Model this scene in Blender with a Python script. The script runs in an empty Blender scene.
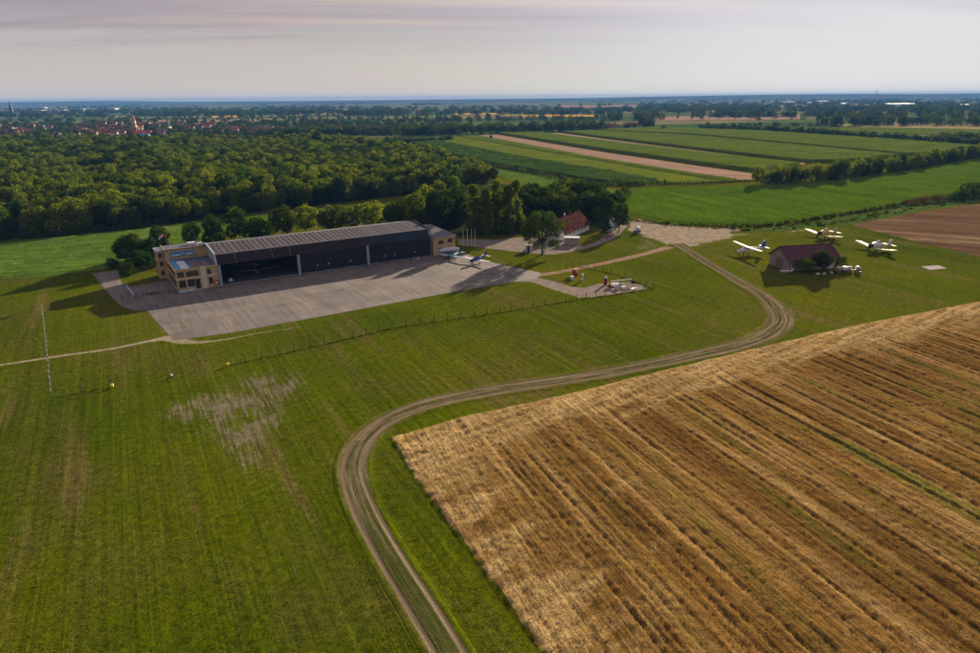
import bpy, bmesh, math, random
import numpy as np
from mathutils import Vector, Matrix
SC = bpy.context.scene
COL = SC.collection
random.seed(5); RNG = np.random.RandomState(5)
R = math.radians

# ------------------------------------------------------------------ camera
F, H = 653.0, 54.0
ROLL = math.atan(.0088); PITCH = math.atan((326.5 - 97.8) / F)
cd = bpy.data.cameras.new('camera'); cam = bpy.data.objects.new('camera', cd); COL.objects.link(cam)
cd.sensor_width = 36.0; cd.lens = 36.0 * F / 980.0; cd.clip_start = 0.5; cd.clip_end = 90000
lf = Vector((0, math.cos(PITCH), -math.sin(PITCH))); lu = Vector((0, math.sin(PITCH), math.cos(PITCH))); lr = Vector((1, 0, 0))
cr_, sr_ = math.cos(ROLL), math.sin(ROLL)
right = lr * cr_ - lu * sr_; up = lr * sr_ + lu * cr_
M3 = Matrix((right, up, -lf)).transposed()
cam.matrix_world = Matrix.Translation((0, 0, H)) @ M3.to_4x4()
SC.camera = cam

# ------------------------------------------------------------------ light
SUN_EL, SUN_AZ = R(15.0), R(29.5)            # azimuth to the right of +Y
sd = bpy.data.lights.new('sun', 'SUN'); so = bpy.data.objects.new('sun', sd); COL.objects.link(so)
sd.energy = 5.0; sd.angle = R(0.6); sd.color = (1.0, .83, .62)
SUNV = Vector((math.sin(SUN_AZ) * math.cos(SUN_EL), math.cos(SUN_AZ) * math.cos(SUN_EL), math.sin(SUN_EL)))
so.rotation_euler = (-SUNV).to_track_quat('-Z', 'Y').to_euler(); so.location = (0, 0, 120)
SC.view_settings.view_transform = 'Standard'; SC.view_settings.look = 'None'
SC.view_settings.gamma = 1; SC.view_settings.exposure = 1.22
SC.view_settings.use_curve_mapping = False
SC.cycles.max_bounces = 5; SC.cycles.diffuse_bounces = 2; SC.cycles.glossy_bounces = 2
SC.cycles.transmission_bounces = 3; SC.cycles.volume_bounces = 0; SC.cycles.transparent_max_bounces = 8

class NT:
    """terse node builder"""
    def __init__(s, nt): s.nt = nt; s.n = nt.nodes; s.l = nt.links
    def put(s, sock, v):
        if v is None: return
        if isinstance(v, bpy.types.NodeSocket): s.l.new(v, sock)
        else:
            if hasattr(sock, 'default_value'):
                try: sock.default_value = v
                except Exception:
                    sock.default_value = (v[0], v[1], v[2], 1.0) if hasattr(v, '__len__') else (v, v, v)
    def node(s, t, **kw):
        n = s.n.new(t)
        for k, v in kw.items(): setattr(n, k, v)
        return n
    def math(s, op, a, b=None, c=None, clamp=False):
        n = s.node('ShaderNodeMath', operation=op, use_clamp=clamp)
        s.put(n.inputs[0], a); s.put(n.inputs[1], b); s.put(n.inputs[2], c); return n.outputs[0]
    def vmath(s, op, a, b=None):
        n = s.node('ShaderNodeVectorMath', operation=op)
        s.put(n.inputs[0], a); s.put(n.inputs[1], b)
        return n.outputs['Value'] if op in ('DOT_PRODUCT', 'LENGTH', 'DISTANCE') else n.outputs[0]
    def mapping(s, vec, scale=(1, 1, 1), rot=0.0, loc=(0, 0, 0)):
        n = s.node('ShaderNodeMapping', vector_type='POINT'); s.put(n.inputs['Vector'], vec)
        n.inputs['Scale'].default_value = scale; n.inputs['Location'].default_value = loc
        if rot:
            m = s.node('ShaderNodeVectorRotate', rotation_type='Z_AXIS'); s.put(m.inputs['Vector'], vec)
            m.inputs['Angle'].default_value = rot; s.put(n.inputs['Vector'], m.outputs[0])
        return n.outputs[0]
    def noise(s, vec, scale=1.0, detail=3.0, rough=.55, dist=0.0, out='Fac'):
        n = s.node('ShaderNodeTexNoise'); s.put(n.inputs['Vector'], vec); s.put(n.inputs['Scale'], scale)
        s.put(n.inputs['Detail'], detail); s.put(n.inputs['Roughness'], rough); s.put(n.inputs['Distortion'], dist)
        return n.outputs[out]
    def voronoi(s, vec, scale=1.0, out='Distance', feature='F1', rand=1.0):
        n = s.node('ShaderNodeTexVoronoi', feature=feature); s.put(n.inputs['Vector'], vec); s.put(n.inputs['Scale'], scale)
        s.put(n.inputs['Randomness'], rand); return n.outputs[out]
    def ramp(s, fac, stops, interp='LINEAR'):
        n = s.node('ShaderNodeValToRGB'); n.color_ramp.interpolation = interp; e = n.color_ramp.elements
        while len(e) < len(stops): e.new(.5)
        for i, (p, c) in enumerate(stops):
            e[i].position = p; e[i].color = (c[0], c[1], c[2], 1) if hasattr(c, '__len__') else (c, c, c, 1)
        s.put(n.inputs[0], fac); return n.outputs[0]
    def mix(s, fac, a, b, mode='MIX'):
        n = s.node('ShaderNodeMix', data_type='RGBA', blend_type=mode)
        s.put(n.inputs['Factor'], fac); s.put(n.inputs['A'], a) if False else s.put(n.inputs[6], a); s.put(n.inputs[7], b); return n.outputs[2]
    def mrange(s, v, a, b, c=0.0, d=1.0, smooth=False):
        n = s.node('ShaderNodeMapRange', interpolation_type='SMOOTHSTEP' if smooth else 'LINEAR')
        for i, x in enumerate((v, a, b, c, d)): s.put(n.inputs[i], x)
        return n.outputs[0]
    def attr(s, name): return s.node('ShaderNodeAttribute', attribute_name=name).outputs['Fac']
    def pos(s): return s.node('ShaderNodeNewGeometry').outputs['Position']
    def objrand(s): return s.node('ShaderNodeObjectInfo').outputs['Random']
    def bump(s, h, strength=.5, dist=.1):
        n = s.node('ShaderNodeBump'); s.put(n.inputs['Height'], h); s.put(n.inputs['Strength'], strength); s.put(n.inputs['Distance'], dist)
        return n.outputs[0]

# ------------------------------------------------------------------ sky
world = bpy.data.worlds.new('World'); SC.world = world; world.use_nodes = True
w = NT(world.node_tree); w.n.clear()
wo = w.node('ShaderNodeOutputWorld'); bg = w.node('ShaderNodeBackground'); w.l.new(bg.outputs[0], wo.inputs[0])
sky = w.node('ShaderNodeTexSky', sky_type='NISHITA'); sky.sun_disc = False
sky.sun_elevation = SUN_EL; sky.sun_rotation = SUN_AZ; sky.air_density = 1.4; sky.dust_density = 3.0
dirv = w.vmath('NORMALIZE', w.node('ShaderNodeTexCoord').outputs['Generated'])
sep = w.node('ShaderNodeSeparateXYZ'); w.l.new(dirv, sep.inputs[0]); dz = sep.outputs['Z']
# projection of the cloud deck: xy / (z + small)
dzc = w.math('MAXIMUM', dz, 0.0)
den = w.math('ADD', dzc, .10)
cmb = w.node('ShaderNodeCombineXYZ'); w.put(cmb.inputs[0], w.math('DIVIDE', sep.outputs['X'], den)); w.put(cmb.inputs[1], w.math('DIVIDE', sep.outputs['Y'], den))
deck = cmb.outputs[0]
base = w.ramp(dzc, [(0.0, (.365, .345, .330)), (.03, (.335, .310, .295)), (.07, (.285, .275, .275)), (.125, (.245, .238, .262)), (.3, (.15, .155, .20)), (1.0, (.085, .10, .145))])
n1 = w.noise(w.mapping(deck, (.26, 1.5, 1), rot=R(-6), loc=(3.1, 1.7, 0)), 1.0, 7, .62, .5)
n2 = w.noise(w.mapping(deck, (.15, .95, 1), rot=R(-4), loc=(7.3, 4.1, 2)), 1.0, 4, .5, .2)
cl_amt = w.mrange(dzc, .045, .105, 0.0, 1.0, True)
bank = w.mrange(w.math('ADD', dzc, w.math('MULTIPLY', w.math('SUBTRACT', n2, .5), .09)), .070, .118, 0, 1, True)
base = w.mix(w.math('MULTIPLY', bank, .85), base, (.185, .165, .205))
m1 = w.math('MULTIPLY', w.mrange(n1, .42, .60, 0, 1, True), cl_amt)
m2 = w.math('MULTIPLY', w.mrange(n2, .46, .62, 0, 1, True), cl_amt)
c = w.mix(w.math('MULTIPLY', m1, .7), base, (.15, .125, .165))
c = w.mix(w.math('MULTIPLY', w.math('MULTIPLY', m2, w.mrange(n1, .4, .6, .2, 1)), .7), c, (.39, .31, .275))
# brighter veil round the low sun
dsun = w.vmath('DOT_PRODUCT', dirv, tuple(SUNV))
gl = w.math('POWER', w.math('MAXIMUM', dsun, 0.0), 10.0)
c = w.mix(w.math('MULTIPLY', gl, .55), c, (.60, .60, .61))
c = w.mix(.06, c, w.vmath('MINIMUM', w.mix(1.0, sky.outputs[0], (.10, .10, .10), 'MULTIPLY'), (.6, .6, .6)))
w.put(bg.inputs[0], c); bg.inputs[1].default_value = 0.76

# ------------------------------------------------------------------ picture -> ground
def ray(u, v):
    a = (u - 490) / F; b = -(v - 326.5) / F
    cx = cr_ * a + sr_ * b; cy = -sr_ * a + cr_ * b
    return cx, math.cos(PITCH) + cy * math.sin(PITCH), -math.sin(PITCH) + cy * math.cos(PITCH)
def G(u, v, z=0.0):
    d = ray(u, v); t = (z - H) / d[2]; return (d[0] * t, d[1] * t)
def GP(*pts): return [G(u, v) for u, v in pts]

# ------------------------------------------------------------------ materials
MATS = {}
def new_mat(name):
    m = bpy.data.materials.new(name); m.use_nodes = True; t = NT(m.node_tree); t.n.clear()
    out = t.node('ShaderNodeOutputMaterial'); MATS[name] = m; return m, t, out
def principled(t, out, col, rough=.7, metal=0.0, spec=.3, normal=None):
    p = t.node('ShaderNodeBsdfPrincipled'); t.put(p.inputs['Base Color'], col); t.put(p.inputs['Roughness'], rough)
    t.put(p.inputs['Metallic'], metal); t.put(p.inputs['Specular IOR Level'], spec)
    if normal is not None: t.l.new(normal, p.inputs['Normal'])
    t.l.new(p.outputs[0], out.inputs[0]); return p
def mat(name, col, rough=.7, metal=0.0, var=.25, scale=1.2, spec=.35, bump=0.0, rand=0.0):
    if name in MATS: return MATS[name]
    m, t, out = new_mat(name); ps = t.pos()
    n = t.noise(ps, scale, 5, .65); n2 = t.noise(ps, scale * 7, 3)
    f = t.math('MULTIPLY', t.mrange(n, .3, .7, 1 - var, 1 + var), t.mrange(n2, .3, .7, 1 - var * .5, 1 + var * .5))
    if rand: f = t.math('MULTIPLY', f, t.mrange(t.objrand(), 0, 1, 1 - rand, 1 + rand))
    cc = t.vmath('SCALE', (col[0], col[1], col[2])); t.put(cc.node.inputs['Scale'], f)
    nm = t.bump(n2, .4, bump) if bump else None
    principled(t, out, cc, rough, metal, spec, nm); return m

def grass_color(t, ps):
    """mown airfield grass, world-space"""
    q = t.mapping(ps, (1, 1, 1), rot=R(-28.7))          # y runs along the mowing direction
    big = t.noise(ps, .014, 4, .6); mid = t.noise(t.mapping(ps, (.06, .03, 1), rot=R(-50)), 1, 4, .6)
    c = t.ramp(big, [(.30, (.042, .066, .0015)), (.5, (.069, .088, .0015)), (.70, (.102, .102, .005))])
    c = t.mix(t.mrange(mid, .45, .72, 0, .75, True), c, (.080, .078, .012))
    dr = t.noise(t.mapping(q, (.16, .016, 1)), 1, 4, .6)
    c = t.mix(t.mrange(dr, .52, .70, 0, .75, True), c, (.115, .090, .028))
    st = t.noise(t.mapping(q, (.95, .012, 1)), 1, 3, .7)
    st2 = t.noise(t.mapping(q, (3.1, .04, 1)), 1, 2, .6)
    st3 = t.noise(t.mapping(t.mapping(ps, (1, 1, 1), rot=R(33)), (.55, .010, 1)), 1, 2, .6)
    far = t.mrange(t.vmath('LENGTH', ps), 120, 260, 1, .35)
    k = t.math('MULTIPLY', t.mrange(st, .35, .65, .83, 1.20), t.mrange(st2, .35, .65, .84, 1.17))
    k = t.math('ADD', t.math('MULTIPLY', t.math('SUBTRACT', k, 1.0), far), 1.0)
    k = t.math('MULTIPLY', k, t.mrange(st3, .35, .65, .95, 1.06))
    f1 = t.noise(ps, .9, 5, .7); f2 = t.noise(ps, 5.5, 4, .75)
    k = t.math('MULTIPLY', k, t.mrange(f1, .32, .68, .66, 1.36)); k = t.math('MULTIPLY', k, t.mrange(f2, .34, .66, .55, 1.5))
    clump = t.noise(ps, .32, 3, .6); c = t.mix(t.mrange(clump, .60, .74, 0, .5), c, (.026, .048, .004))
    cc = t.vmath('SCALE', c); t.put(cc.node.inputs['Scale'], k)
    return cc, t.math('ADD', f2, t.math('MULTIPLY', f1, 1.6))
def far_color(t, ps):
    """patchwork of distant fields"""
    q = t.mapping(ps, (1 / 520, 1 / 210, 1), rot=R(-14))
    cell = t.voronoi(q, 1, 'Color', 'F1', .8)
    s = t.node('ShaderNodeSeparateColor'); t.put(s.inputs[0], cell)
    c = t.ramp(s.outputs[0], [(0, (.05, .075, .02)), (.22, (.13, .115, .05)), (.36, (.035, .065, .018)), (.52, (.19, .15, .085)), (.62, (.06, .09, .025)), (.78, (.11, .075, .05)), (.90, (.04, .07, .02))], 'CONSTANT')
    k = t.mrange(t.noise(ps, .02, 4, .6), .3, .7, 1.05, 1.75)
    cc = t.vmath('SCALE', c); t.put(cc.node.inputs['Scale'], k); return cc

def ground_mat():
    m, t, out = new_mat('grass_ground'); ps = t.pos()
    g, h = grass_color(t, ps); fc = far_color(t, ps)
    s = t.node('ShaderNodeSeparateXYZ'); t.put(s.inputs[0], ps)
    far = t.mrange(s.outputs[1], 690, 760, 0, 1)
    c = t.mix(far, g, fc)
    principled(t, out, c, 1.0, 0, .0, t.bump(h, .9, .16)); return m
M_GROUND = ground_mat()

def surf_mat(name, colfn, amp=.5, nscale=.6, soft=.15, bump=.05, sheen=0, rough=.95, spec=0.0):
    """a sheet that turns into grass past its (noisy) outline, stored as attribute 'edge' in metres"""
    m, t, out = new_mat(name); ps = t.pos(); g, gh = grass_color(t, ps)
    e = t.math('ADD', t.attr('edge'), t.math('MULTIPLY', t.math('SUBTRACT', t.noise(ps, nscale, 5, .65), .5), amp * 2))
    k = t.mrange(e, -soft, soft, 0, 1, True)
    c, h = colfn(t, ps)
    principled(t, out, t.mix(k, g, c), rough, 0, spec, t.bump(t.math('ADD', t.math('MULTIPLY', h, k), t.math('MULTIPLY', gh, t.math('SUBTRACT', 1, k))), .8, bump))
    return m
def c_scale(t, c, k):
    cc = t.vmath('SCALE', c); t.put(cc.node.inputs['Scale'], k); return cc
def dirt_col(a, b):
    def f(t, ps):
        n = t.noise(ps, .35, 6, .65); n2 = t.noise(ps, 3.0, 5, .7)
        c = t.ramp(n, [(.3, a), (.7, b)]); return c_scale(t, c, t.mrange(n2, .3, .7, .72, 1.28)), n2
    return f
M_YARD = surf_mat('pale_dirt', dirt_col((.17, .130, .085), (.38, .32, .24)), 5.5, .20, 1.3)
M_GRAVEL = surf_mat('gravel', dirt_col((.17, .138, .115), (.28, .235, .20)), .25, .8, .12)
M_REDPATH = surf_mat('reddish_path', dirt_col((.20, .125, .085), (.31, .21, .15)), .35, .7, .2)
def patch_mat():
    m, t, out = new_mat('bare_patch'); ps = t.pos(); g, gh = grass_color(t, ps); q = t.mapping(ps, (1, 1, 1), rot=R(-28.7))
    a = t.noise(t.mapping(q, (1.6, .09, 1)), 1, 5, .75); b = t.noise(ps, .13, 4, .6); c2 = t.noise(ps, 1.6, 4, .7)
    e = t.mrange(t.attr('edge'), -3, 5, -.2, .03)
    k = t.math('ADD', t.math('ADD', t.math('MULTIPLY', a, .68), t.math('MULTIPLY', b, .32)), e); k = t.math('ADD', k, t.math('MULTIPLY', t.math('SUBTRACT', c2, .5), .12))
    k = t.mrange(k, .495, .60, 0, .85, True); f = t.noise(ps, 3, 4, .7)
    c, h = dirt_col((.14, .112, .075), (.24, .195, .145))(t, ps)
    principled(t, out, t.mix(k, g, c), 1, 0, 0, t.bump(f, .8, .06)); return m
M_PATCH = patch_mat()
def plow_col(t, ps):
    q = t.mapping(ps, (1, 1, 1), rot=R(-62)); n = t.noise(t.mapping(q, (.5, .02, 1)), 1, 4, .6); n2 = t.noise(ps, 1.2, 5, .7)
    n3 = t.noise(t.mapping(q, (.10, .008, 1)), 1, 3, .6)
    c = t.ramp(n3, [(.35, (.095, .055, .030)), (.55, (.14, .088, .048)), (.68, (.26, .18, .11))])
    return c_scale(t, c, t.math('MULTIPLY', t.mrange(n, .35, .65, .75, 1.3), t.mrange(n2, .3, .7, .7, 1.3))), t.math('ADD', n, n2)
M_PLOW = surf_mat('ploughed_soil', plow_col, 1.2, .3, .3, .2)
def crop_fn(a, b, rot, w, sc=1.0):
    def f(t, ps):
        q = t.mapping(ps, (1, 1, 1), rot=rot); n = t.noise(t.mapping(q, (w, .012, 1)), 1, 4, .6)
        n2 = t.noise(ps, .9 * sc, 5, .7); n3 = t.noise(ps, .03, 4, .6); n4 = t.noise(ps, 4.0 * sc, 3, .7)
        c = t.ramp(t.math('ADD', t.math('MULTIPLY', n3, .6), t.math('MULTIPLY', n, .4)), [(.35, a), (.65, b)])
        k = t.math('MULTIPLY', t.mrange(n2, .3, .7, .55, 1.45), t.mrange(n4, .3, .7, .6, 1.4))
        return c_scale(t, c, t.math('MULTIPLY', k, t.mrange(n, .35, .65, .82, 1.2))), n2
    return f
M_BEET = surf_mat('leafy_crop', crop_fn((.042, .088, .002), (.076, .128, .004), R(-20), .5), 1.0, .3, .4, .3)
M_BEET2 = surf_mat('young_crop', crop_fn((.055, .105, .012), (.090, .15, .020), R(60), .6), 1.0, .3, .4, .3)
M_CORN = surf_mat('maize', crop_fn((.062, .098, .008), (.102, .136, .014), R(-56), .25, .6), .4, .3, .3, .5)
M_CORN2 = surf_mat('maize_dark', crop_fn((.026, .058, .008), (.045, .08, .012), R(-56), .25, .6), .4, .3, .3, .5)
M_CORN3 = surf_mat('yellow_green_crop', crop_fn((.088, .122, .008), (.118, .142, .012), R(-56), .1, .6), .4, .3, .3, .3)
M_PINK = surf_mat('pinkish_stubble', crop_fn((.26, .17, .12), (.32, .215, .155), R(-56), .3), .4, .3, .3, .1)
M_TAN = surf_mat('tan_stubble', crop_fn((.22, .18, .08), (.30, .24, .11), R(-56), .3), .4, .3, .3, .1)
M_ORANGE = surf_mat('orange_field', crop_fn((.50, .26, .03), (.60, .34, .06), R(-56), .3), .4, .3, .3, .1)
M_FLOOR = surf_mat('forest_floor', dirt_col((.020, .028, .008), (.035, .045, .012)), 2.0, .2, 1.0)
M_ROUGH = surf_mat('rough_verge', crop_fn((.040, .085, .010), (.075, .105, .025), R(-56), .2), 1.2, .2, .5, .3)

def stubble_mat():
    m, t, out = new_mat('wheat_stubble'); ps = t.pos(); g, gh = grass_color(t, ps)
    q = t.mapping(ps, (1, 1, 1), rot=R(-22.0))
    n = t.noise(t.mapping(q, (.30, .012, 1)), 1, 4, .65, .3); n2 = t.noise(t.mapping(q, (2.6, .10, 1)), 1, 4, .7); n3 = t.noise(ps, 3.2, 5, .75); n4 = t.noise(ps, .05, 4, .6)
    head = t.attr('head')                                     # 1 on the straw-covered headland
    hn = t.math('ADD', head, t.mrange(t.noise(t.mapping(ps, (.30, .07, 1), rot=R(52)), 1, 5, .65), .3, .7, -.42, .42), None, True)
    brown = t.ramp(n, [(.30, (.092, .048, .011)), (.5, (.165, .092, .024)), (.70, (.30, .192, .070))])
    green = t.noise(t.mapping(q, (.22, .02, 1), loc=(4, 9, 0)), 1, 4, .6)
    sx = t.node('ShaderNodeSeparateXYZ'); t.put(sx.inputs[0], ps)
    gk = t.math('MULTIPLY', t.mrange(green, .50, .68, 0, .75, True), t.mrange(sx.outputs[0], 10, 60, .15, 1))
    brown = t.mix(gk, brown, (.085, .095, .012))
    straw = t.ramp(t.noise(t.mapping(ps, (.5, .1, 1), rot=R(52)), 1, 5, .65, .4), [(.3, (.23, .145, .045)), (.5, (.32, .22, .088)), (.72, (.44, .32, .15))])
    c = t.mix(t.mrange(hn, .12, .80, 0, .95, True), brown, straw)
    c = t.mix(t.mrange(t.attr('straw'), .25, .9, 0, .65), c, (.42, .30, .135))
    k = t.math('MULTIPLY', t.mrange(n2, .34, .66, .62, 1.42), t.mrange(n3, .34, .66, .55, 1.5)); k = t.math('MULTIPLY', k, t.mrange(n4, .3, .7, .85, 1.15))
    c = c_scale(t, c, k)
    e = t.math('ADD', t.attr('edge'), t.math('MULTIPLY', t.math('SUBTRACT', t.noise(ps, .5, 5, .65), .5), 1.6))
    kk = t.mrange(e, -.2, .2, 0, 1, True)
    h = t.math('ADD', n3, t.math('MULTIPLY', n2, 1.2))
    principled(t, out, t.mix(kk, g, c), 1.0, 0, 0, t.bump(h, 1.0, .14)); return m
M_STUB = stubble_mat()

def track_mat():
    """uv attribute: across = metres from centre line (signed), edge = metres inside the border"""
    m, t, out = new_mat('dirt_track'); ps = t.pos(); g, gh = grass_color(t, ps)
    a = t.attr('across'); hw = t.attr('halfw'); al = t.attr('along'); soft = t.attr('soft')
    cv = t.node('ShaderNodeCombineXYZ'); t.put(cv.inputs[0], a); t.put(cv.inputs[1], t.math('MULTIPLY', al, .035))
    line = t.noise(cv.outputs[0], 1.7, 5, .65); fine = t.noise(ps, 4.0, 5, .7); cl = t.noise(ps, .33, 6, .72)
    aa = t.math('ABSOLUTE', a)
    rut = t.math('SUBTRACT', 1.0, t.mrange(t.math('ABSOLUTE', t.math('SUBTRACT', aa, 1.42)), .20, .52, 0, 1, True))   # the two wheel ruts
    wide = t.mrange(t.math('SUBTRACT', hw, t.math('ADD', aa, t.mrange(cl, .3, .7, -.75, .75))), -.7, .8, 0, 1, True)
    lane = t.math('MAXIMUM', t.math('MULTIPLY', rut, t.mrange(cl, .25, .5, .75, 1)), t.math('MULTIPLY', wide, t.math('MULTIPLY', soft, t.mrange(t.math('ADD', t.math('MULTIPLY', line, .6), t.math('MULTIPLY', cl, .4)), .42, .56, .12, 1))))
    c = t.ramp(line, [(.32, (.080, .060, .034)), (.50, (.150, .112, .068)), (.72, (.30, .235, .155))])
    c = t.mix(t.math('MULTIPLY', rut, .45), c, (.23, .175, .115))
    c = c_scale(t, c, t.mrange(fine, .3, .7, .68, 1.32))
    mid = c_scale(t, t.mix(t.mrange(line, .4, .6, 0, 1), (.035, .048, .010), (.07, .075, .02)), t.mrange(fine, .3, .7, .6, 1.4))
    inner = t.mrange(aa, .9, 1.3, 1, 0, True)
    gg = t.mix(t.math('MULTIPLY', inner, .8), g, mid)
    principled(t, out, t.mix(lane, gg, c), 1, 0, 0, t.bump(t.math('ADD', fine, t.math('MULTIPLY', line, 1.5)), .9, .12)); return m
M_TRACK = track_mat()

def asphalt_mat():
    m, t, out = new_mat('worn_asphalt'); ps = t.pos(); q = t.mapping(ps, (1, 1, 1), rot=R(-32))
    n = t.noise(q, .09, 5, .6); n2 = t.noise(t.mapping(q, (.9, .05, 1)), 1, 5, .65); n3 = t.noise(ps, 3, 4, .7); st = t.noise(t.mapping(q, (.06, .5, 1)), 1, 4, .6)
    c = t.ramp(n, [(.3, (.118, .102, .092)), (.5, (.155, .135, .119)), (.7, (.20, .173, .150))])
    k = t.math('MULTIPLY', t.mrange(n2, .33, .67, .74, 1.22), t.mrange(n3, .3, .7, .82, 1.18)); k = t.math('MULTIPLY', k, t.mrange(t.objrand(), 0, 1, .94, 1.06))
    stain = t.voronoi(t.mapping(q, (.05, .11, 1)), 1, 'Distance'); k = t.math('MULTIPLY', k, t.mrange(stain, .03, .16, .62, 1.0, True))
    k = t.math('MULTIPLY', k, t.mrange(st, .6, .72, 1, .8, True))
    principled(t, out, c_scale(t, c, k), .85, 0, .25, t.bump(n3, .4, .02)); return m
M_ASPH = asphalt_mat()

def leaf_mat(name, a, b, tr=.35, lit=(1.35, 1.25, .5)):
    m, t, out = new_mat(name); ps = t.pos()
    r = t.objrand(); n = t.noise(ps, .55, 3, .6)
    f = t.math('ADD', t.math('MULTIPLY', r, .65), t.math('MULTIPLY', n, .35))
    c = t.ramp(f, [(.15, a), (.85, b)])
    d = t.node('ShaderNodeBsdfDiffuse'); t.put(d.inputs[0], c); tl = t.node('ShaderNodeBsdfTranslucent'); t.put(tl.inputs[0], t.mix(1.0, c, (lit[0], lit[1], lit[2], 1), 'MULTIPLY'))
    mx = t.node('ShaderNodeMixShader'); mx.inputs[0].default_value = tr
    t.l.new(d.outputs[0], mx.inputs[1]); t.l.new(tl.outputs[0], mx.inputs[2]); t.l.new(mx.outputs[0], out.inputs[0]); return m
L_WOOD = leaf_mat('wood_leaves', (.018, .056, .006), (.168, .208, .018), .42)
L_DARK = leaf_mat('dark_leaves', (.020, .046, .010), (.060, .092, .014))
L_POP = leaf_mat('poplar_leaves', (.080, .125, .010), (.115, .160, .014), .48)
L_CON = leaf_mat('conifer_needles', (.016, .045, .026), (.022, .055, .032), .1)
L_BRN = leaf_mat('dry_hedge', (.10, .065, .025), (.13, .085, .03), .3)
L_FAR = leaf_mat('far_leaves', (.022, .052, .014), (.060, .090, .022), .3)
M_BARK = mat('bark', (.07, .052, .038), .95, 0, .3, 3)

# ------------------------------------------------------------------ mesh helpers
def mesh_obj(name, verts, faces, mats, parent=None, mi=None, attrs=None, smooth=False):
    me = bpy.data.meshes.new(name); verts = np.asarray(verts, dtype=np.float32)
    me.from_pydata(verts.tolist() if len(verts) < 40000 else [], [], faces if len(verts) < 40000 else [])
    if len(verts) >= 40000:
        fa = np.asarray(faces, dtype=np.int32); k = fa.shape[1]
        me.vertices.add(len(verts)); me.vertices.foreach_set('co', verts.ravel())
        me.loops.add(fa.size); me.loops.foreach_set('vertex_index', fa.ravel())
        me.polygons.add(len(fa)); me.polygons.foreach_set('loop_start', np.arange(0, fa.size, k, dtype=np.int32))
        me.update(calc_edges=True)
    for m in (mats if isinstance(mats, (list, tuple)) else [mats]): me.materials.append(m)
    if mi is not None: me.polygons.foreach_set('material_index', np.asarray(mi, dtype=np.int32))
    for k, v in (attrs or {}).items():
        a = me.attributes.new(k, 'FLOAT', 'POINT'); a.data.foreach_set('value', np.asarray(v, dtype=np.float32))
    if smooth: me.polygons.foreach_set('use_smooth', np.ones(len(me.polygons), dtype=bool))
    me.update()
    o = bpy.data.objects.new(name, me); COL.objects.link(o)
    if parent is not None: o.parent = parent
    return o

class MB:
    """collects simple shapes into one mesh"""
    def __init__(s): s.v = []; s.f = []
    def add(s, vs, fs):
        k = len(s.v); s.v += [tuple(p) for p in vs]; s.f += [tuple(i + k for i in f) for f in fs]; return s
    def box(s, x0, x1, y0, y1, z0, z1, bev=0.0):
        return s.add([(x0, y0, z0), (x1, y0, z0), (x1, y1, z0), (x0, y1, z0), (x0, y0, z1), (x1, y0, z1), (x1, y1, z1), (x0, y1, z1)],
                     [(0, 3, 2, 1), (4, 5, 6, 7), (0, 1, 5, 4), (1, 2, 6, 5), (2, 3, 7, 6), (3, 0, 4, 7)])
    def hexa(s, bot, top):
        n = len(bot); fs = [tuple(range(n))[::-1], tuple(range(n, 2 * n))] + [(i, (i + 1) % n, n + (i + 1) % n, n + i) for i in range(n)]
        return s.add(list(bot) + list(top), fs)
    def tube(s, a, b, r0, r1=None, n=8, caps=True):
        r1 = r0 if r1 is None else r1; a, b = Vector(a), Vector(b); d = (b - a).normalized()
        q = d.orthogonal().normalized(); q2 = d.cross(q)
        ring = lambda p, r: [p + (q * math.cos(2 * math.pi * i / n) + q2 * math.sin(2 * math.pi * i / n)) * r for i in range(n)]
        vs = ring(a, r0) + ring(b, r1); fs = [(i, (i + 1) % n, n + (i + 1) % n, n + i) for i in range(n)]
        if caps: fs += [tuple(range(n))[::-1], tuple(range(n, 2 * n))]
        return s.add(vs, fs)
    def loft(s, secs, n=12, power=1.0):
        """secs: (x, zc, half width, half height)"""
        vs = []
        for x, zc, hw, hh in secs:
            for i in range(n):
                t = 2 * math.pi * i / n; cc, ss = math.cos(t), math.sin(t)
                vs.append((x, hw * math.copysign(abs(cc) ** power, cc), zc + hh * math.copysign(abs(ss) ** power, ss)))
        fs = []
        for k in range(len(secs) - 1):
            for i in range(n): fs.append((k * n + i, k * n + (i + 1) % n, (k + 1) * n + (i + 1) % n, (k + 1) * n + i))
        fs += [tuple(range(n)), tuple(range((len(secs) - 1) * n, len(secs) * n))[::-1]]
        return s.add(vs, fs)
    def build(s, name, m, parent=None, smooth=False):
        return mesh_obj(name, s.v, s.f, m, parent, smooth=smooth)

def thing(name, label, cat, loc=(0, 0, 0), rz=0.0, group=None):
    o = bpy.data.objects.new(name, None); COL.objects.link(o); o.empty_display_size = .5
    o.location = loc; o.rotation_euler = (0, 0, rz); o['label'] = label; o['category'] = cat
    if group: o['group'] = group
    return o
def tag(o, label, cat, group=None, kind=None):
    o['label'] = label; o['category'] = cat
    if group: o['group'] = group
    if kind: o['kind'] = kind
    return o
def struct(o, kind='structure'): o['kind'] = kind; return o
def child(proto, parent, loc=(0, 0, 0), rot=None, scale=None, name=None):
    c = proto.copy(); COL.objects.link(c); c.parent = parent; c.location = loc
    if rot is not None: c.rotation_euler = rot
    if scale is not None: c.scale = scale
    return c
def copy_tree(o, parent=None):
    c = o.copy(); COL.objects.link(c)
    if parent is not None: c.parent = parent
    for ch in list(o.children): copy_tree(ch, c)
    return c

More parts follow.
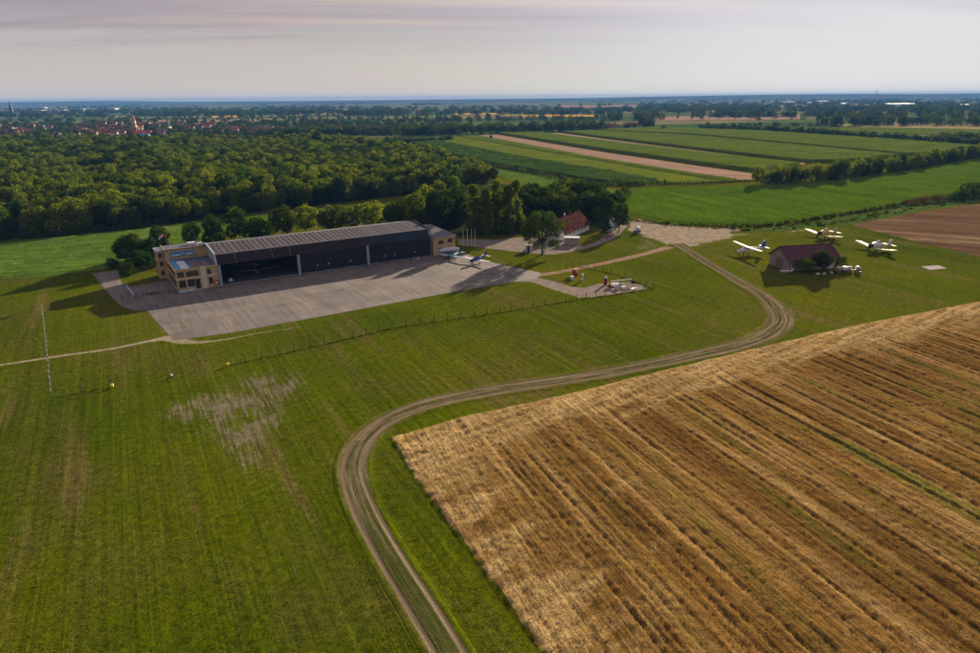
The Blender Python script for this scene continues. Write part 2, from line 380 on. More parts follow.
# polygon sheets -----------------------------------------------------
def sdf(P, poly):
    """signed distance (positive inside)"""
    P = np.asarray(P); poly = np.asarray(poly); d2 = np.full(len(P), 1e18); ins = np.zeros(len(P), bool)
    for i in range(len(poly)):
        a = poly[i]; b = poly[(i + 1) % len(poly)]; e = b - a; w_ = P - a
        t = np.clip((w_ @ e) / max(e @ e, 1e-9), 0, 1); d = w_ - t[:, None] * e
        d2 = np.minimum(d2, (d * d).sum(1))
        c = ((a[1] > P[:, 1]) != (b[1] > P[:, 1]))
        with np.errstate(divide='ignore', invalid='ignore'):
            xi = (b[0] - a[0]) * (P[:, 1] - a[1]) / (b[1] - a[1]) + a[0]
        ins ^= c & (P[:, 0] < xi)
    return np.where(ins, 1, -1) * np.sqrt(d2)
def vnoise(x, y, s, seed=0):
    """cheap value noise on arrays"""
    x = x / s; y = y / s; xi = np.floor(x).astype(int); yi = np.floor(y).astype(int); fx = x - xi; fy = y - yi
    fx = fx * fx * (3 - 2 * fx); fy = fy * fy * (3 - 2 * fy)
    def h(a, b):
        n = (a * 374761393 + b * 668265263 + seed * 974711) & 0x7fffffff; n = ((n ^ (n >> 13)) * 1274126177) & 0x7fffffff
        return ((n ^ (n >> 16)) & 0xffff) / 65535.0
    return (h(xi, yi) * (1 - fx) + h(xi + 1, yi) * fx) * (1 - fy) + (h(xi, yi + 1) * (1 - fx) + h(xi + 1, yi + 1) * fx) * fy
def sheet(name, poly, res, z, m, margin=1.0, height=0.0, bumpy=0.0, bs=1.5, ramp_w=1.2, zf=None, extra=None):
    poly = np.array(poly); lo = poly.min(0) - margin - res; hi = poly.max(0) + margin + res
    xs = np.arange(lo[0], hi[0] + res, res); ys = np.arange(lo[1], hi[1] + res, res)
    X, Y = np.meshgrid(xs, ys); P = np.stack([X.ravel(), Y.ravel()], 1); e = sdf(P, poly)
    Z = np.full(len(P), z)
    if height: Z = Z + height * np.clip(e / ramp_w, 0, 1)
    if bumpy: Z = Z + bumpy * (vnoise(P[:, 0], P[:, 1], bs, 1) - .3 + .6 * vnoise(P[:, 0], P[:, 1], bs * .45, 2)) * np.clip(e / ramp_w, 0, 1)
    if zf is not None: Z = Z + zf(P, e)
    nx, ny = len(xs), len(ys); idx = np.arange(nx * ny).reshape(ny, nx)
    q = np.stack([idx[:-1, :-1].ravel(), idx[:-1, 1:].ravel(), idx[1:, 1:].ravel(), idx[1:, :-1].ravel()], 1)
    keep = (e[q] > -margin).any(1); q = q[keep]
    used = np.unique(q); remap = np.full(nx * ny, -1); remap[used] = np.arange(len(used)); q = remap[q]
    at = {'edge': e[used]}
    if extra:
        for k, fn in extra.items(): at[k] = fn(P[used])
    o = mesh_obj(name, np.column_stack([P[used], Z[used]]), q.tolist() if len(used) < 40000 else q, m, attrs=at, smooth=True)
    return struct(o)

# ================================================================== ground
def ground():
    t = np.array([0, 60, 130, 220, 350, 520, 760, 1100, 1700, 2600, 4200, 7000, 9500, 12000], float)
    xs = np.concatenate([-t[:0:-1], t]); ys = np.concatenate([[-900, -300], t])
    X, Y = np.meshgrid(xs, ys); nx, ny = len(xs), len(ys); idx = np.arange(nx * ny).reshape(ny, nx)
    q = np.stack([idx[:-1, :-1].ravel(), idx[:-1, 1:].ravel(), idx[1:, 1:].ravel(), idx[1:, :-1].ravel()], 1)
    return struct(mesh_obj('ground', np.column_stack([X.ravel(), Y.ravel(), np.zeros(X.size)]), q.tolist(), M_GROUND))
ground()

# haze: one closed box of even air
def haze():
    m, t, out = new_mat('haze'); pv = t.node('ShaderNodeVolumePrincipled')
    pv.inputs['Color'].default_value = (.11, .31, .72, 1); pv.inputs['Density'].default_value = 7.5e-5
    pv.inputs['Anisotropy'].default_value = 0.0
    t.l.new(pv.outputs[0], out.inputs['Volume'])
    b = MB().box(-13200, 13200, -1500, 13200, -1.0, 82.0).build('haze', m); struct(b, 'stuff')
haze()

def hills():
    m, t, out = new_mat('wooded_hills'); ps = t.pos(); n = t.noise(ps, .0015, 5, .6)
    principled(t, out, t.ramp(n, [(.35, (.035, .055, .02)), (.5, (.06, .07, .03)), (.62, (.13, .11, .06)), (.7, (.05, .07, .03))]), 1, 0, 0)
    def ridge(d, x0, x1, fn, seed):
        n = 90; vs = []; rows = 4
        for j in range(rows):
            for i in range(n + 1):
                x = x0 + (x1 - x0) * i / n; hh = fn(x) * (.0, .7, 1.0, .4)[j]
                hh *= .8 + .4 * float(vnoise(np.array([x]), np.array([d]), 1500, seed)[0])
                vs.append((x, d + j * 900, hh - (.3 if j == 0 else 0)))
        fs = [(j * (n + 1) + i, j * (n + 1) + i + 1, (j + 1) * (n + 1) + i + 1, (j + 1) * (n + 1) + i) for j in range(rows - 1) for i in range(n)]
        return struct(mesh_obj('hills', vs, fs, m, smooth=True))
    ridge(8300, -10500, 10500, lambda x: 14 + 34 * max(0, min(1, (x + 1000) / 6000)), 3)
    ridge(9900, -11500, 11500, lambda x: 30 + 30 * max(0, min(1, (x - 500) / 4500)), 5)
    ridge(10300, -9800, -4600, lambda x: 64 * max(0.01, math.sin(math.pi * min(1, max(0, (x + 9800) / 5200)))), 8)
hills()

# ------------------------------------------------------------------ stubble field, real furrow relief
STUB = {}
def stubble():
    poly = GP((392, 438), (420, 430), (470, 416), (560, 397), (660, 372), (760, 348), (860, 325), (980, 302), (1080, 283)) + [(215, 150), (175, 20), (18, 20), G(560, 690), G(545, 653), G(500, 590), G(455, 530), G(420, 484)]
    top = np.array(GP((392, 438), (470, 416), (660, 372), (860, 325), (1080, 283)))
    A = R(90 + 22.0); ax = np.array([math.cos(A), math.sin(A)]); ac = np.array([ax[1], -ax[0]])
    fr = np.random.RandomState(3); K = 340
    prof = np.zeros(K * 4); 
    x = -150.0
    cents = []
    while x < 260:
        x += fr.choice([.7, 1.1, 1.6, 2.3, 3.1]); cents.append((x, fr.choice([-.26, -.20, -.12, .10, .15, .07]), fr.uniform(.12, .32)))
    cents = np.array(cents)
    def lines(s):
        z = np.zeros_like(s)
        for c0, a0, w0 in cents: z += a0 * np.exp(-((s - c0) / w0) ** 2)
        return z
    strawlines = [-6.5, 2.5, 14.0, 22.0, 34.5, 47.0, 61.5, 78.0, 97.0, 116.0]
    def headk(P):
        d = sdf(P, np.vstack([top, [[260, 400], [-60, 400]]]))       # positive above the border
        return np.clip((15 + d) / 13.0 + .1, 0, 1)
    def left_head(P):
        la = np.array(G(395, 440)); lb = np.array(G(545, 653)); e = (lb - la) / np.linalg.norm(lb - la); nrm = np.array([-e[1], e[0]])
        dd = -((P - la) @ nrm) if ((np.array([60, 60]) - la) @ nrm) < 0 else (P - la) @ nrm; return np.clip(1 - dd / 16.0, 0, 1) * .62
    def straw(P):
        s = P @ ac + 1.2 * np.sin((P @ ax) / 37.0); l = P @ ax; z = np.zeros(len(P))
        for i, c0 in enumerate(strawlines):
            br = np.clip((vnoise(l, l * 0 + i * 7.7, 6, i) - .38) * 5, 0, 1) * np.clip((vnoise(l, l * 0 + i * 3.3, 41, i + 50) - .42) * 5, 0, 1)
            z = np.maximum(z, np.exp(-((s - c0 + .5 * (vnoise(l, l * 0, 5, i) - .5)) / .38) ** 2) * br * (.5 + .7 * vnoise(P[:, 0], P[:, 1], .8, 9)))
        return z
    def zf(P, e):
        s = P @ ac; l = P @ ax; w_ = s + .9 * (vnoise(s * 0 + l, s * .15, 28, 4) - .5)
        hk = np.clip(headk(P) + left_head(P), 0, 1)
        z = lines(w_) * (1 - hk) * (.55 + .8 * vnoise(s, l, 7, 6))
        hx = P @ np.array([math.cos(R(128)), math.sin(R(128))]) + 1.5 * (vnoise(P[:, 0], P[:, 1], 14, 21) - .5)
        z += hk * (.13 * np.sin(hx * 2 * math.pi / 2.3) + .09 * np.sin(hx * 2 * math.pi / 3.7 + 1)) * vnoise(P[:, 0], P[:, 1], 5, 3)
        z += .17 * (vnoise(P[:, 0], P[:, 1], .62, 11) - .4) + .08 * (vnoise(P[:, 0], P[:, 1], 1.7, 12) - .4)
        z += .22 * straw(P)
        return np.clip(z + .24, .01, .7) * np.clip((e + .6) / 1.0, 0.0, 1)
    STUB['poly'] = np.array(poly); STUB['zf'] = zf; STUB['head'] = lambda P: np.clip(headk(P) + left_head(P), 0, 1)
    o = sheet('stubble_field', poly, .30, .012, M_STUB, 1.0, zf=zf, extra={'head': lambda P: np.clip(headk(P) + left_head(P), 0, 1), 'straw': straw})
    return o
stubble()

# ------------------------------------------------------------------ crops and fields
sheet('ploughed_field', GP((851, 225), (915, 213), (985, 203), (1060, 192), (1060, 276), (980, 257), (947, 249), (912, 240.5), (872, 230.8)), 1.6, .008, M_PLOW, 2, bumpy=.22, bs=3)
sheet('leafy_crop_field', GP((622, 208), (632, 190), (700, 188.5), (757, 186), (835, 181), (905, 171), (985, 157), (1090, 140), (1090, 184), (985, 193), (940, 197), (905, 202.5), (858, 212), (800, 221), (762, 225.5), (714, 226), (668, 223.5), (626, 214)), 2.2, .03, M_BEET, 2, height=.5, bumpy=.55, bs=2.6)
sheet('crop_field', GP((-60, 250), (60, 238), (140, 230), (260, 216), (345, 207), (330, 214), (240, 224), (205, 246), (168, 256), (118, 268), (98, 270.5), (60, 275), (0, 280), (-60, 284)), 1.6, .03, M_BEET2, 2, height=.35, bumpy=.5, bs=2.2)
sheet('rough_grass_strip', GP((735, 233), (770, 228), (862, 214), (905, 204.5), (985, 195), (1060, 186), (1060, 191), (985, 201.5), (915, 212), (850, 224), (800, 228), (765, 233)), 1.6, .016, M_ROUGH, 2, bumpy=.5, bs=2)
NSTRIP = [0]
def strip(name, pts, m, h, z=.05, res=2.4, bump=.35):
    NSTRIP[0] += 1; z += .007 * NSTRIP[0]
    return sheet(name, GP(*pts), res, z, m, 1.5, height=h, bumpy=bump, bs=4.5, ramp_w=2.0)
strip('orchard_strip', [(396, 139.3), (425, 138.8), (520, 158), (600, 171.5), (660, 181.8), (640, 186.5), (604, 185.3), (564, 178.5), (478, 164), (430, 151.5)], M_CORN2, 1.8, bump=1.4)
strip('green_meadow', [(478, 165.5), (564, 180), (600, 187.5), (626, 192), (600, 206), (560, 195), (520, 184)], M_BEET2, .2)
strip('yellow_green_strip', [(426, 138.4), (457, 137), (560, 155.2), (650, 170.5), (722, 182.3), (665, 182.0), (600, 170.5), (520, 157)], M_CORN3, .5)
strip('green_crop_strip', [(458, 137), (480, 136), (600, 158.5), (700, 174.5), (741, 180), (725, 182.2), (650, 169.8), (560, 154.6)], M_CORN, .9)
strip('pink_stubble_strip', [(480, 135.5), (497, 134.8), (600, 152.0), (700, 166.5), (755, 174), (756, 180.5), (742, 180), (700, 173.8), (600, 157.8)], M_PINK, 0)
strip('maize_block', [(497, 134.0), (540, 133.5), (640, 146.5), (740, 158.5), (803, 165.5), (757, 173.2), (700, 165.2), (600, 150.6)], M_CORN, 2.4)
strip('pale_stubble_strip', [(541, 133.4), (560, 133.2), (640, 143.8), (740, 156), (806, 163.2), (803, 165), (740, 158.0), (640, 146.0)], M_PINK, 0)
strip('maize_block', [(561, 133.0), (592, 131.5), (695, 136.8), (800, 147), (905, 157), (835, 163), (806, 163), (740, 155.4), (640, 143.0)], M_CORN, 2.4)
strip('maize_block', [(594, 131.2), (650, 128), (700, 129.3), (800, 134), (900, 140), (1010, 148), (1000, 152), (905, 156), (800, 145.8), (695, 135.8)], M_CORN, 2.4)
strip('tan_field', [(830, 124.2), (900, 123.4), (1040, 124), (1040, 130.5), (920, 128.3), (850, 127)], M_TAN, 0, res=9)
strip('green_field', [(790, 130), (850, 127.4), (920, 128.8), (1040, 131.5), (1040, 141), (900, 133.5), (820, 131)], M_CORN, .8, res=6)
# forest floor and the clearing
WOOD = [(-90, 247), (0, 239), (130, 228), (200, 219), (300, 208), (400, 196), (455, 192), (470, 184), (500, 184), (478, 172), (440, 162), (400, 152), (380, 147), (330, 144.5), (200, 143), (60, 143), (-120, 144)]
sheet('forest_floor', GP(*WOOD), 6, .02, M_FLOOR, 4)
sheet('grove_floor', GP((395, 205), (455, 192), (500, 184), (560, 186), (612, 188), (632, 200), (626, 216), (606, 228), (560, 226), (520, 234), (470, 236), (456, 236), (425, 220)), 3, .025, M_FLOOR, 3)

def farfield(pts, m): strip('far_field', pts, m, 0, z=.3, res=14, bump=0)
farfield([(455, 113.6), (500, 113.2), (500, 114.6), (455, 115)], M_ORANGE)
farfield([(505, 114.8), (600, 115.2), (600, 116.8), (505, 116.4)], M_ORANGE)
farfield([(440, 117), (520, 115.4), (520, 116.6), (440, 118.2)], M_TAN)
farfield([(212, 116.2), (238, 115.8), (238, 117.6), (212, 118)], M_ORANGE)
farfield([(290, 111.5), (420, 109.5), (420, 112.5), (290, 116)], M_PINK)
farfield([(560, 105.8), (700, 105), (700, 107.6), (560, 108.2)], M_PINK)
farfield([(640, 117.5), (800, 114), (800, 119.5), (640, 121.2)], M_PINK)
farfield([(30, 112.0), (85, 110.8), (85, 112.6), (30, 113.6)], M_TAN)

# ------------------------------------------------------------------ bare ground by the buildings
sheet('dirt_yard', GP((619, 216.5), (640, 220), (668, 225.5), (714, 228.2), (770, 229.6), (800, 229), (800, 231.2), (762, 233.2), (736, 235.3), (729, 238.4), (706, 242.5), (692, 247.2), (678, 247.6), (664, 243), (646, 236.2), (640, 233), (624, 230), (616, 224)), .8, .006, M_YARD, 3)
sheet('bare_patches', GP((640, 235), (656, 240), (672, 246.5), (650, 251), (632, 254), (626, 248), (634, 241)), .8, .004, M_PATCH, 4)
sheet('access_path', GP((456, 238.6), (496, 240.0), (530, 236.5), (560, 240), (584, 246.2), (598, 240.8), (612, 231), (618, 222), (628, 226), (618, 236), (611, 240.2), (597, 245.6), (575, 251.6), (552, 254.6), (528, 253.2), (500, 249.8), (460, 245.2)), .5, .013, M_GRAVEL, 1)
sheet('reddish_path', GP((537, 274), (560, 270.6), (600, 262.6), (640, 253.4), (664, 246.4), (676, 247.4), (640, 256.8), (600, 265.6), (560, 273.4), (536, 277.2)), .5, .010, M_REDPATH, 1)
sheet('gravel_lot', GP((514, 276.6), (530, 276), (553, 281), (570, 286.4), (584, 288), (597, 284), (620, 282), (642, 285), (647, 289), (612, 294.5), (594, 297), (579, 297.4), (556, 290.4), (532, 282), (512, 281.6)), .5, .008, M_GRAVEL, 1)
sheet('bare_patch_area', GP((134, 424), (162, 400), (222, 380), (246, 368), (302, 358), (326, 376), (306, 400), (304, 440), (266, 480), (226, 490), (198, 450), (172, 438)), 1.0, .004, M_PATCH, 6)
sheet('bare_patch_area', GP((270, 540), (290, 520), (330, 590), (352, 650), (330, 664), (300, 610)), 1.0, .007, M_PATCH, 2)
sheet('bare_patch_area', GP((-20, 378), (18, 380), (16, 398), (-20, 402)), 1.0, .004, M_PATCH, 4)
sheet('concrete_pad', GP((921, 266.6), (938, 265.2), (947, 268.3), (930, 269.9)), .25, .02, surf_mat('pad_concrete', dirt_col((.36, .33, .31), (.44, .41, .39)), .03, 1, .03), .3)

def ribbon(name, pts, m, z, step=1.2, cols=None, crown=None, soft=1.0):
    """pts: (u, v, half width, soft)"""
    P = np.array([G(a[0], a[1]) for a in pts]); Wd = np.array([a[2] for a in pts]) * (.76 if crown else 1); Sf = np.array([a[3] if len(a) > 3 else soft for a in pts], float)
    # Catmull-Rom
    out = []
    for i in range(len(P) - 1):
        p0, p1, p2, p3 = P[max(i - 1, 0)], P[i], P[i + 1], P[min(i + 2, len(P) - 1)]
        n = max(2, int(np.linalg.norm(p2 - p1) / step))
        for k in range(n):
            t = k / n; q = .5 * ((2 * p1) + (-p0 + p2) * t + (2 * p0 - 5 * p1 + 4 * p2 - p3) * t * t + (-p0 + 3 * p1 - 3 * p2 + p3) * t ** 3)
            out.append((q[0], q[1], Wd[i] * (1 - t) + Wd[i + 1] * t, Sf[i] * (1 - t) + Sf[i + 1] * t))
    out.append((P[-1][0], P[-1][1], Wd[-1], Sf[-1])); out = np.array(out)
    d = np.gradient(out[:, :2], axis=0); d /= np.linalg.norm(d, axis=1)[:, None]; nrm = np.column_stack([-d[:, 1], d[:, 0]])
    al = np.concatenate([[0], np.cumsum(np.linalg.norm(np.diff(out[:, :2], axis=0), axis=1))])
    NC = 29; vs = []; A = []; HW = []; AL = []; SF = []
    for i in range(len(out)):
        hw = out[i, 2] + 1.2
        for k in range(NC):
            a = (k / (NC - 1) * 2 - 1) * hw; p = out[i, :2] + nrm[i] * a
            zz = z - crown * math.exp(-((abs(a) - 1.42) / .32) ** 2) + crown if crown else z
            if crown and abs(a) > out[i, 2] + .6: zz = z
            vs.append((p[0], p[1], zz)); A.append(a); HW.append(out[i, 2]); AL.append(al[i]); SF.append(out[i, 3])
    fs = [(i * NC + k, i * NC + k + 1, (i + 1) * NC + k + 1, (i + 1) * NC + k) for i in range(len(out) - 1) for k in range(NC - 1)]
    return struct(mesh_obj(name, vs, fs, m, attrs={'across': A, 'halfw': HW, 'along': AL, 'soft': SF}, smooth=True))
ribbon('dirt_track', [(676, 244, 3.0, .9), (690, 252, 2.8, .9), (712, 265.5, 2.8, .8), (738, 281, 3.0, .8), (762, 295, 3.4, 1), (776, 309, 4.2, 1), (780, 322, 4.4, 1), (765, 336, 4.2, 1), (735, 346.5, 3.6, 1), (700, 354, 3.4, 1), (640, 367, 3.3, 1), (560, 380.5, 3.3, 1), (490, 391, 3.2, 1), (430, 404, 3.1, 1), (392, 418, 3.1, 1), (366, 437, 3.2, 1), (354, 458, 3.1, .95), (354, 482, 2.9, .8), (366, 514, 2.6, .45), (389, 556, 2.4, .25), (418, 602, 2.3, .2), (447, 650, 2.3, .2), (475, 700, 2.3, .2)], M_TRACK, .02, crown=.10)
def thin_mat():
    m, t, out = new_mat('faint_track'); ps = t.pos(); g, gh = grass_color(t, ps)
    a = t.math('ABSOLUTE', t.attr('across')); n = t.noise(ps, .8, 5, .65); f = t.noise(ps, 4, 4, .7)
    k = t.math('MULTIPLY', t.mrange(t.math('SUBTRACT', t.attr('halfw'), t.math('ADD', a, t.mrange(n, .3, .7, -.3, .3))), -.1, .2, 0, 1, True), t.math('MULTIPLY', t.attr('soft'), t.mrange(n, .3, .5, .4, 1)))
    principled(t, out, t.mix(k, g, c_scale(t, (.34, .29, .22), t.mrange(f, .3, .7, .7, 1.3))), 1, 0, 0, t.bump(f, .6, .05)); return m
M_THIN = thin_mat()
ribbon('faint_track', [(-30, 368, .55, 1), (0, 365, .55, 1), (60, 356, .55, 1), (110, 349, .55, 1), (150, 341, .8, .9), (170, 338, 2.2, .8), (186, 342, 1.4, .7), (215, 341, .5, .8), (260, 333, .35, .5), (300, 327, .3, .3)], M_THIN, .012)

# ------------------------------------------------------------------ apron of asphalt slabs
HO = G(178.3, 292.2); HA = R(32.0); HX = (math.cos(HA), math.sin(HA)); HY = (-HX[1], HX[0])
def loc_of(p): dx, dy = p[0] - HO[0], p[1] - HO[1]; return (dx * HX[0] + dy * HX[1], dx * HY[0] + dy * HY[1])
def wld(x, y): return (HO[0] + x * HX[0] + y * HY[0], HO[1] + x * HX[1] + y * HY[1])
def clip_rect(poly, x0, x1, y0, y1):
    for ax, val, sgn in ((0, x0, 1), (0, x1, -1), (1, y0, 1), (1, y1, -1)):
        out = []; n = len(poly)
        for i in range(n):
            a, b = poly[i], poly[(i + 1) % n]; da, db = (a[ax] - val) * sgn, (b[ax] - val) * sgn
            if da >= 0: out.append(a)
            if (da >= 0) != (db >= 0): t = da / (da - db); out.append((a[0] + (b[0] - a[0]) * t, a[1] + (b[1] - a[1]) * t))
        poly = out
        if len(poly) < 3: return []
    return poly
def apron():
    top = bpy.data.objects.new('apron', None); COL.objects.link(top); top.location = (HO[0], HO[1], 0); top.rotation_euler = (0, 0, HA); top['kind'] = 'structure'
    P = [loc_of(G(*q)) for q in [(173.5, 340.6), (230, 333), (340, 313), (440, 294.5), (514, 281.8), (535, 280.2), (541, 273), (520, 268.5), (503, 265.0), (480, 259), (462, 252.5), (458, 247)]]
    P += [(95.6, 8), (95.6, -.3), (0, -.3), (0, 15.5), loc_of(G(163, 281)), loc_of(G(127.5, 287.5)), loc_of(G(122, 283)), loc_of(G(117.5, 270.5)), loc_of(G(92, 273)), loc_of(G(110, 295)), loc_of(G(120.6, 306)), loc_of(G(134, 310.5)), loc_of(G(147, 310.8))]
    xs = np.arange(-40, 130, 9.0); ys = np.arange(-56, 60, 8.2); g = .03
    for x in xs:
        for y in ys:
            c = clip_rect(P, x + g, x + 9 - g, y + g, y + 8.2 - g)
            if len(c) < 3: continue
            ar = abs(sum(c[i][0] * c[(i + 1) % len(c)][1] - c[(i + 1) % len(c)][0] * c[i][1] for i in range(len(c)))) / 2
            if ar < .3: continue
            MB().hexa([(a, b, -.08) for a, b in c], [(a, b, .03) for a, b in c]).build('slab', M_ASPH, top)
    sh = mesh_obj('joint_filler', [(a, b, .015) for a, b in P], [tuple(range(len(P)))], mat('joint_tar', (.055, .048, .045), .9), top)
    bm = bmesh.new(); bm.from_mesh(sh.data); bmesh.ops.triangulate(bm, faces=bm.faces); bm.to_mesh(sh.data); bm.free()
    # yellow taxi lines
    my = mat('yellow_marking', (.42, .27, .05), .8, 0, .45, 2.5)
    def line(pts, wd=.16):
        vs = []; fs = []
        for i, p in enumerate(pts):
            a = np.array(pts[max(i - 1, 0)]); b = np.array(pts[min(i + 1, len(pts) - 1)]); d = (b - a) / np.linalg.norm(b - a); n = np.array([-d[1], d[0]]) * wd / 2
            vs += [(p[0] + n[0], p[1] + n[1], .035), (p[0] - n[0], p[1] - n[1], .035)]
        fs = [(2 * i, 2 * i + 1, 2 * i + 3, 2 * i + 2) for i in range(len(pts) - 1)]
        mesh_obj('yellow_line', vs, fs, my, top)
    L = lambda *q: [loc_of(G(*a)) for a in q]
    line(L((293.5, 298), (303, 302), (309, 305), (311.6, 307.3), (309.5, 310), (302.5, 312.6)))
    line(L((262, 288), (280, 295), (293.5, 298)), .10)
    line(L((354, 277.5), (372, 285), (392, 294.5)))
    line(L((370, 288), (378, 292), (384, 293), (392, 295.5)), .12)
    line(L((219, 313), (224, 317), (232, 324.5))); line(L((182, 320), (186, 323.5), (190, 328)), .12)
    line(L((462, 282), (465, 283.5)), .3); line(L((463, 279), (464.5, 285)), .2)
    line(L((440, 268), (455, 274), (470, 277)), .1)
    return top
apron()

# ================================================================== trees
def crown_mesh(name, seed, kind, nleaf, leaf, m):
    """unit crown: base of the trunk at z=0, height 1, radius about .5; leaf-sized faces gathered in clumps"""
    r = np.random.RandomState(seed); bl = []
    if kind == 'round':
        for i in range(26):
            t = r.uniform(0, 1); z = .30 + .58 * t; rad = .36 * math.sqrt(max(.05, 1 - ((t - .38) / .72) ** 2)) * r.uniform(.45, 1.05)
            a = r.uniform(0, 6.28); bl.append((rad * math.cos(a), rad * math.sin(a), z, r.uniform(.09, .17)))
        bl.append((0, 0, .55, .26)); bl.append((0, 0, .80, .15))
    elif kind == 'bushy':
        for i in range(22):
            t = r.uniform(0, 1); z = .10 + .72 * t; rad = .42 * math.sqrt(max(.05, 1 - ((t - .3) / .78) ** 2)) * r.uniform(.4, 1.05)
            a = r.uniform(0, 6.28); bl.append((rad * math.cos(a), rad * math.sin(a), z, r.uniform(.11, .2)))
        bl.append((0, 0, .4, .3))
    elif kind == 'poplar':
        for i in range(46):
            t = r.uniform(0, 1); z = .10 + .84 * t; rad = .17 * (1 - (t - .35) ** 2 * 1.6) * r.uniform(.2, 1.15)
            a = r.uniform(0, 6.28); bl.append((rad * math.cos(a), rad * math.sin(a), z, r.uniform(.035, .075)))
    elif kind == 'cone':
        for i in range(60):
            t = r.uniform(0, 1); z = .08 + .88 * t; rad = .30 * (1 - t) * r.uniform(.6, 1.1) + .01
            a = r.uniform(0, 6.28); bl.append((rad * math.cos(a), rad * math.sin(a), z, .03 + .07 * (1 - t)))
    elif kind == 'spread':                     # the tall lone tree with open, hanging limbs
        for i in range(64):
            t = r.uniform(0, 1); a = r.uniform(0, 6.28); z = .46 + .47 * t; rad = .46 * math.sqrt(max(.04, 1 - ((t - .35) / .70) ** 2)) * r.uniform(.5, 1.04)
            bl.append((rad * math.cos(a), rad * math.sin(a), z, r.uniform(.055, .105)))
        for i in range(26):
            a = r.uniform(2.0, 5.2); t = r.uniform(0, 1); rad = r.uniform(.26, .46)
            bl.append((rad * math.cos(a), rad * math.sin(a) * .7, .16 + .36 * t, r.uniform(.045, .08)))
        for i in range(10):
            a = r.uniform(-.9, .9); bl.append((r.uniform(.24, .42) * math.cos(a), .3 * math.sin(a), r.uniform(.20, .5), r.uniform(.04, .07)))
    bl = np.array(bl); wts = bl[:, 3] ** 2; wts /= wts.sum(); k = r.choice(len(bl), nleaf, p=wts)
    d = r.normal(size=(nleaf, 3)); d /= np.linalg.norm(d, axis=1)[:, None]
    rr = bl[k, 3] * (1 + .16 * r.normal(size=nleaf)) * np.where(r.uniform(size=nleaf) < .12, r.uniform(.3, 1, nleaf), 1)
    C = bl[k, :3] + d * rr[:, None]
    dist = np.linalg.norm(C[:, None, :] - bl[None, :, :3], axis=2) / bl[None, :, 3]; C_in = (dist < .72).sum(1) > 0
    keep = ~C_in; C = C[keep]; d = d[keep]; n = len(C)
    nn = d + .40 * r.normal(size=(n, 3)); nn /= np.linalg.norm(nn, axis=1)[:, None]
    t1 = np.cross(nn, r.normal(size=(n, 3))); t1 /= np.linalg.norm(t1, axis=1)[:, None]; t2 = np.cross(nn, t1)
    s = leaf * r.uniform(.6, 1.35, n)[:, None]; s2 = s * r.uniform(.6, 1.0, n)[:, None]
    V = np.stack([C - t1 * s, C - t2 * s2, C + t1 * s, C + t2 * s2], 1).reshape(-1, 3); Fq = np.arange(4 * n).reshape(n, 4)
    if kind in ('round', 'bushy'): # dark core so that the sky does not show through the heart of a dense crown
        pass
    me = bpy.data.meshes.new(name); me.vertices.add(len(V)); me.vertices.foreach_set('co', V.astype(np.float32).ravel())
    me.loops.add(4 * n); me.loops.foreach_set('vertex_index', Fq.astype(np.int32).ravel()); me.polygons.add(n)
    me.polygons.foreach_set('loop_start', np.arange(0, 4 * n, 4, dtype=np.int32)); me.update(calc_edges=True); me.materials.append(m); return me
def trunk_mesh(name, seed, kind):
    r = random.Random(seed); b = MB()
    if kind == 'spread':
        b.tube((0, 0, 0), (.0, .0, .05), .034, .026); b.tube((0, 0, .05), (.01, 0, .30), .026, .021)
        for a, h, rad in ((2.7, .62, .25), (.4, .66, .22), (1.6, .72, .14), (4.4, .70, .2), (3.4, .50, .33), (5.6, .56, .28)):
            m1 = (rad * .45 * math.cos(a), rad * .45 * math.sin(a), .30 + (h - .3) * .5); e = (rad * math.cos(a), rad * math.sin(a), h)
            b.tube((.01, 0, .27), m1, .016, .012, 6); b.tube(m1, e, .012, .005, 6)
            for q in (-.5, .5): b.tube(m1, (e[0] + .09 * math.cos(a + q), e[1] + .09 * math.sin(a + q), e[2] - .02), .008, .003, 5)
    else:
        top = .55 if kind != 'cone' else .9
        b.tube((0, 0, 0), (0, 0, .06), .028, .020, 7); b.tube((0, 0, .06), (.01, .01, top), .020, .008, 7)
        for i in range(5):
            a = i * 1.26 + r.random(); z = r.uniform(.2, .45); b.tube((0, 0, z), (.24 * math.cos(a), .24 * math.sin(a), z + .2), .010, .003, 5)
    return b.build(name, M_BARK).data, b
PROTO = {}
def proto_tree(key, seed, kind, nleaf, leaf, m, n=1):
    PROTO[key] = []
    for i in range(n):
        cm = crown_mesh('crown', seed + i * 7, kind, nleaf, leaf, m)
        b = trunk_mesh('trunk', seed + i, kind); tm = b[0]
        for o in [o for o in bpy.data.objects if o.data is tm]: bpy.data.objects.remove(o)
        PROTO[key].append((cm, tm))
proto_tree('wood', 11, 'round', 3400, .034, L_WOOD, 4)
proto_tree('bush', 41, 'bushy', 3200, .038, L_WOOD, 3)
proto_tree('dark', 61, 'round', 5200, .029, L_DARK, 3)
proto_tree('dbush', 71, 'bushy', 3000, .030, L_DARK, 2)
proto_tree('poplar', 81, 'poplar', 6500, .0165, L_POP, 3)
proto_tree('cone', 91, 'cone', 2600, .020, L_CON, 1)
proto_tree('spread', 97, 'spread', 12500, .0145, L_DARK, 1)
proto_tree('dry', 99, 'bushy', 1800, .035, L_BRN, 1)
proto_tree('far', 111, 'bushy', 420, .075, L_FAR, 3)
proto_tree('farp', 121, 'poplar', 420, .045, L_FAR, 2)
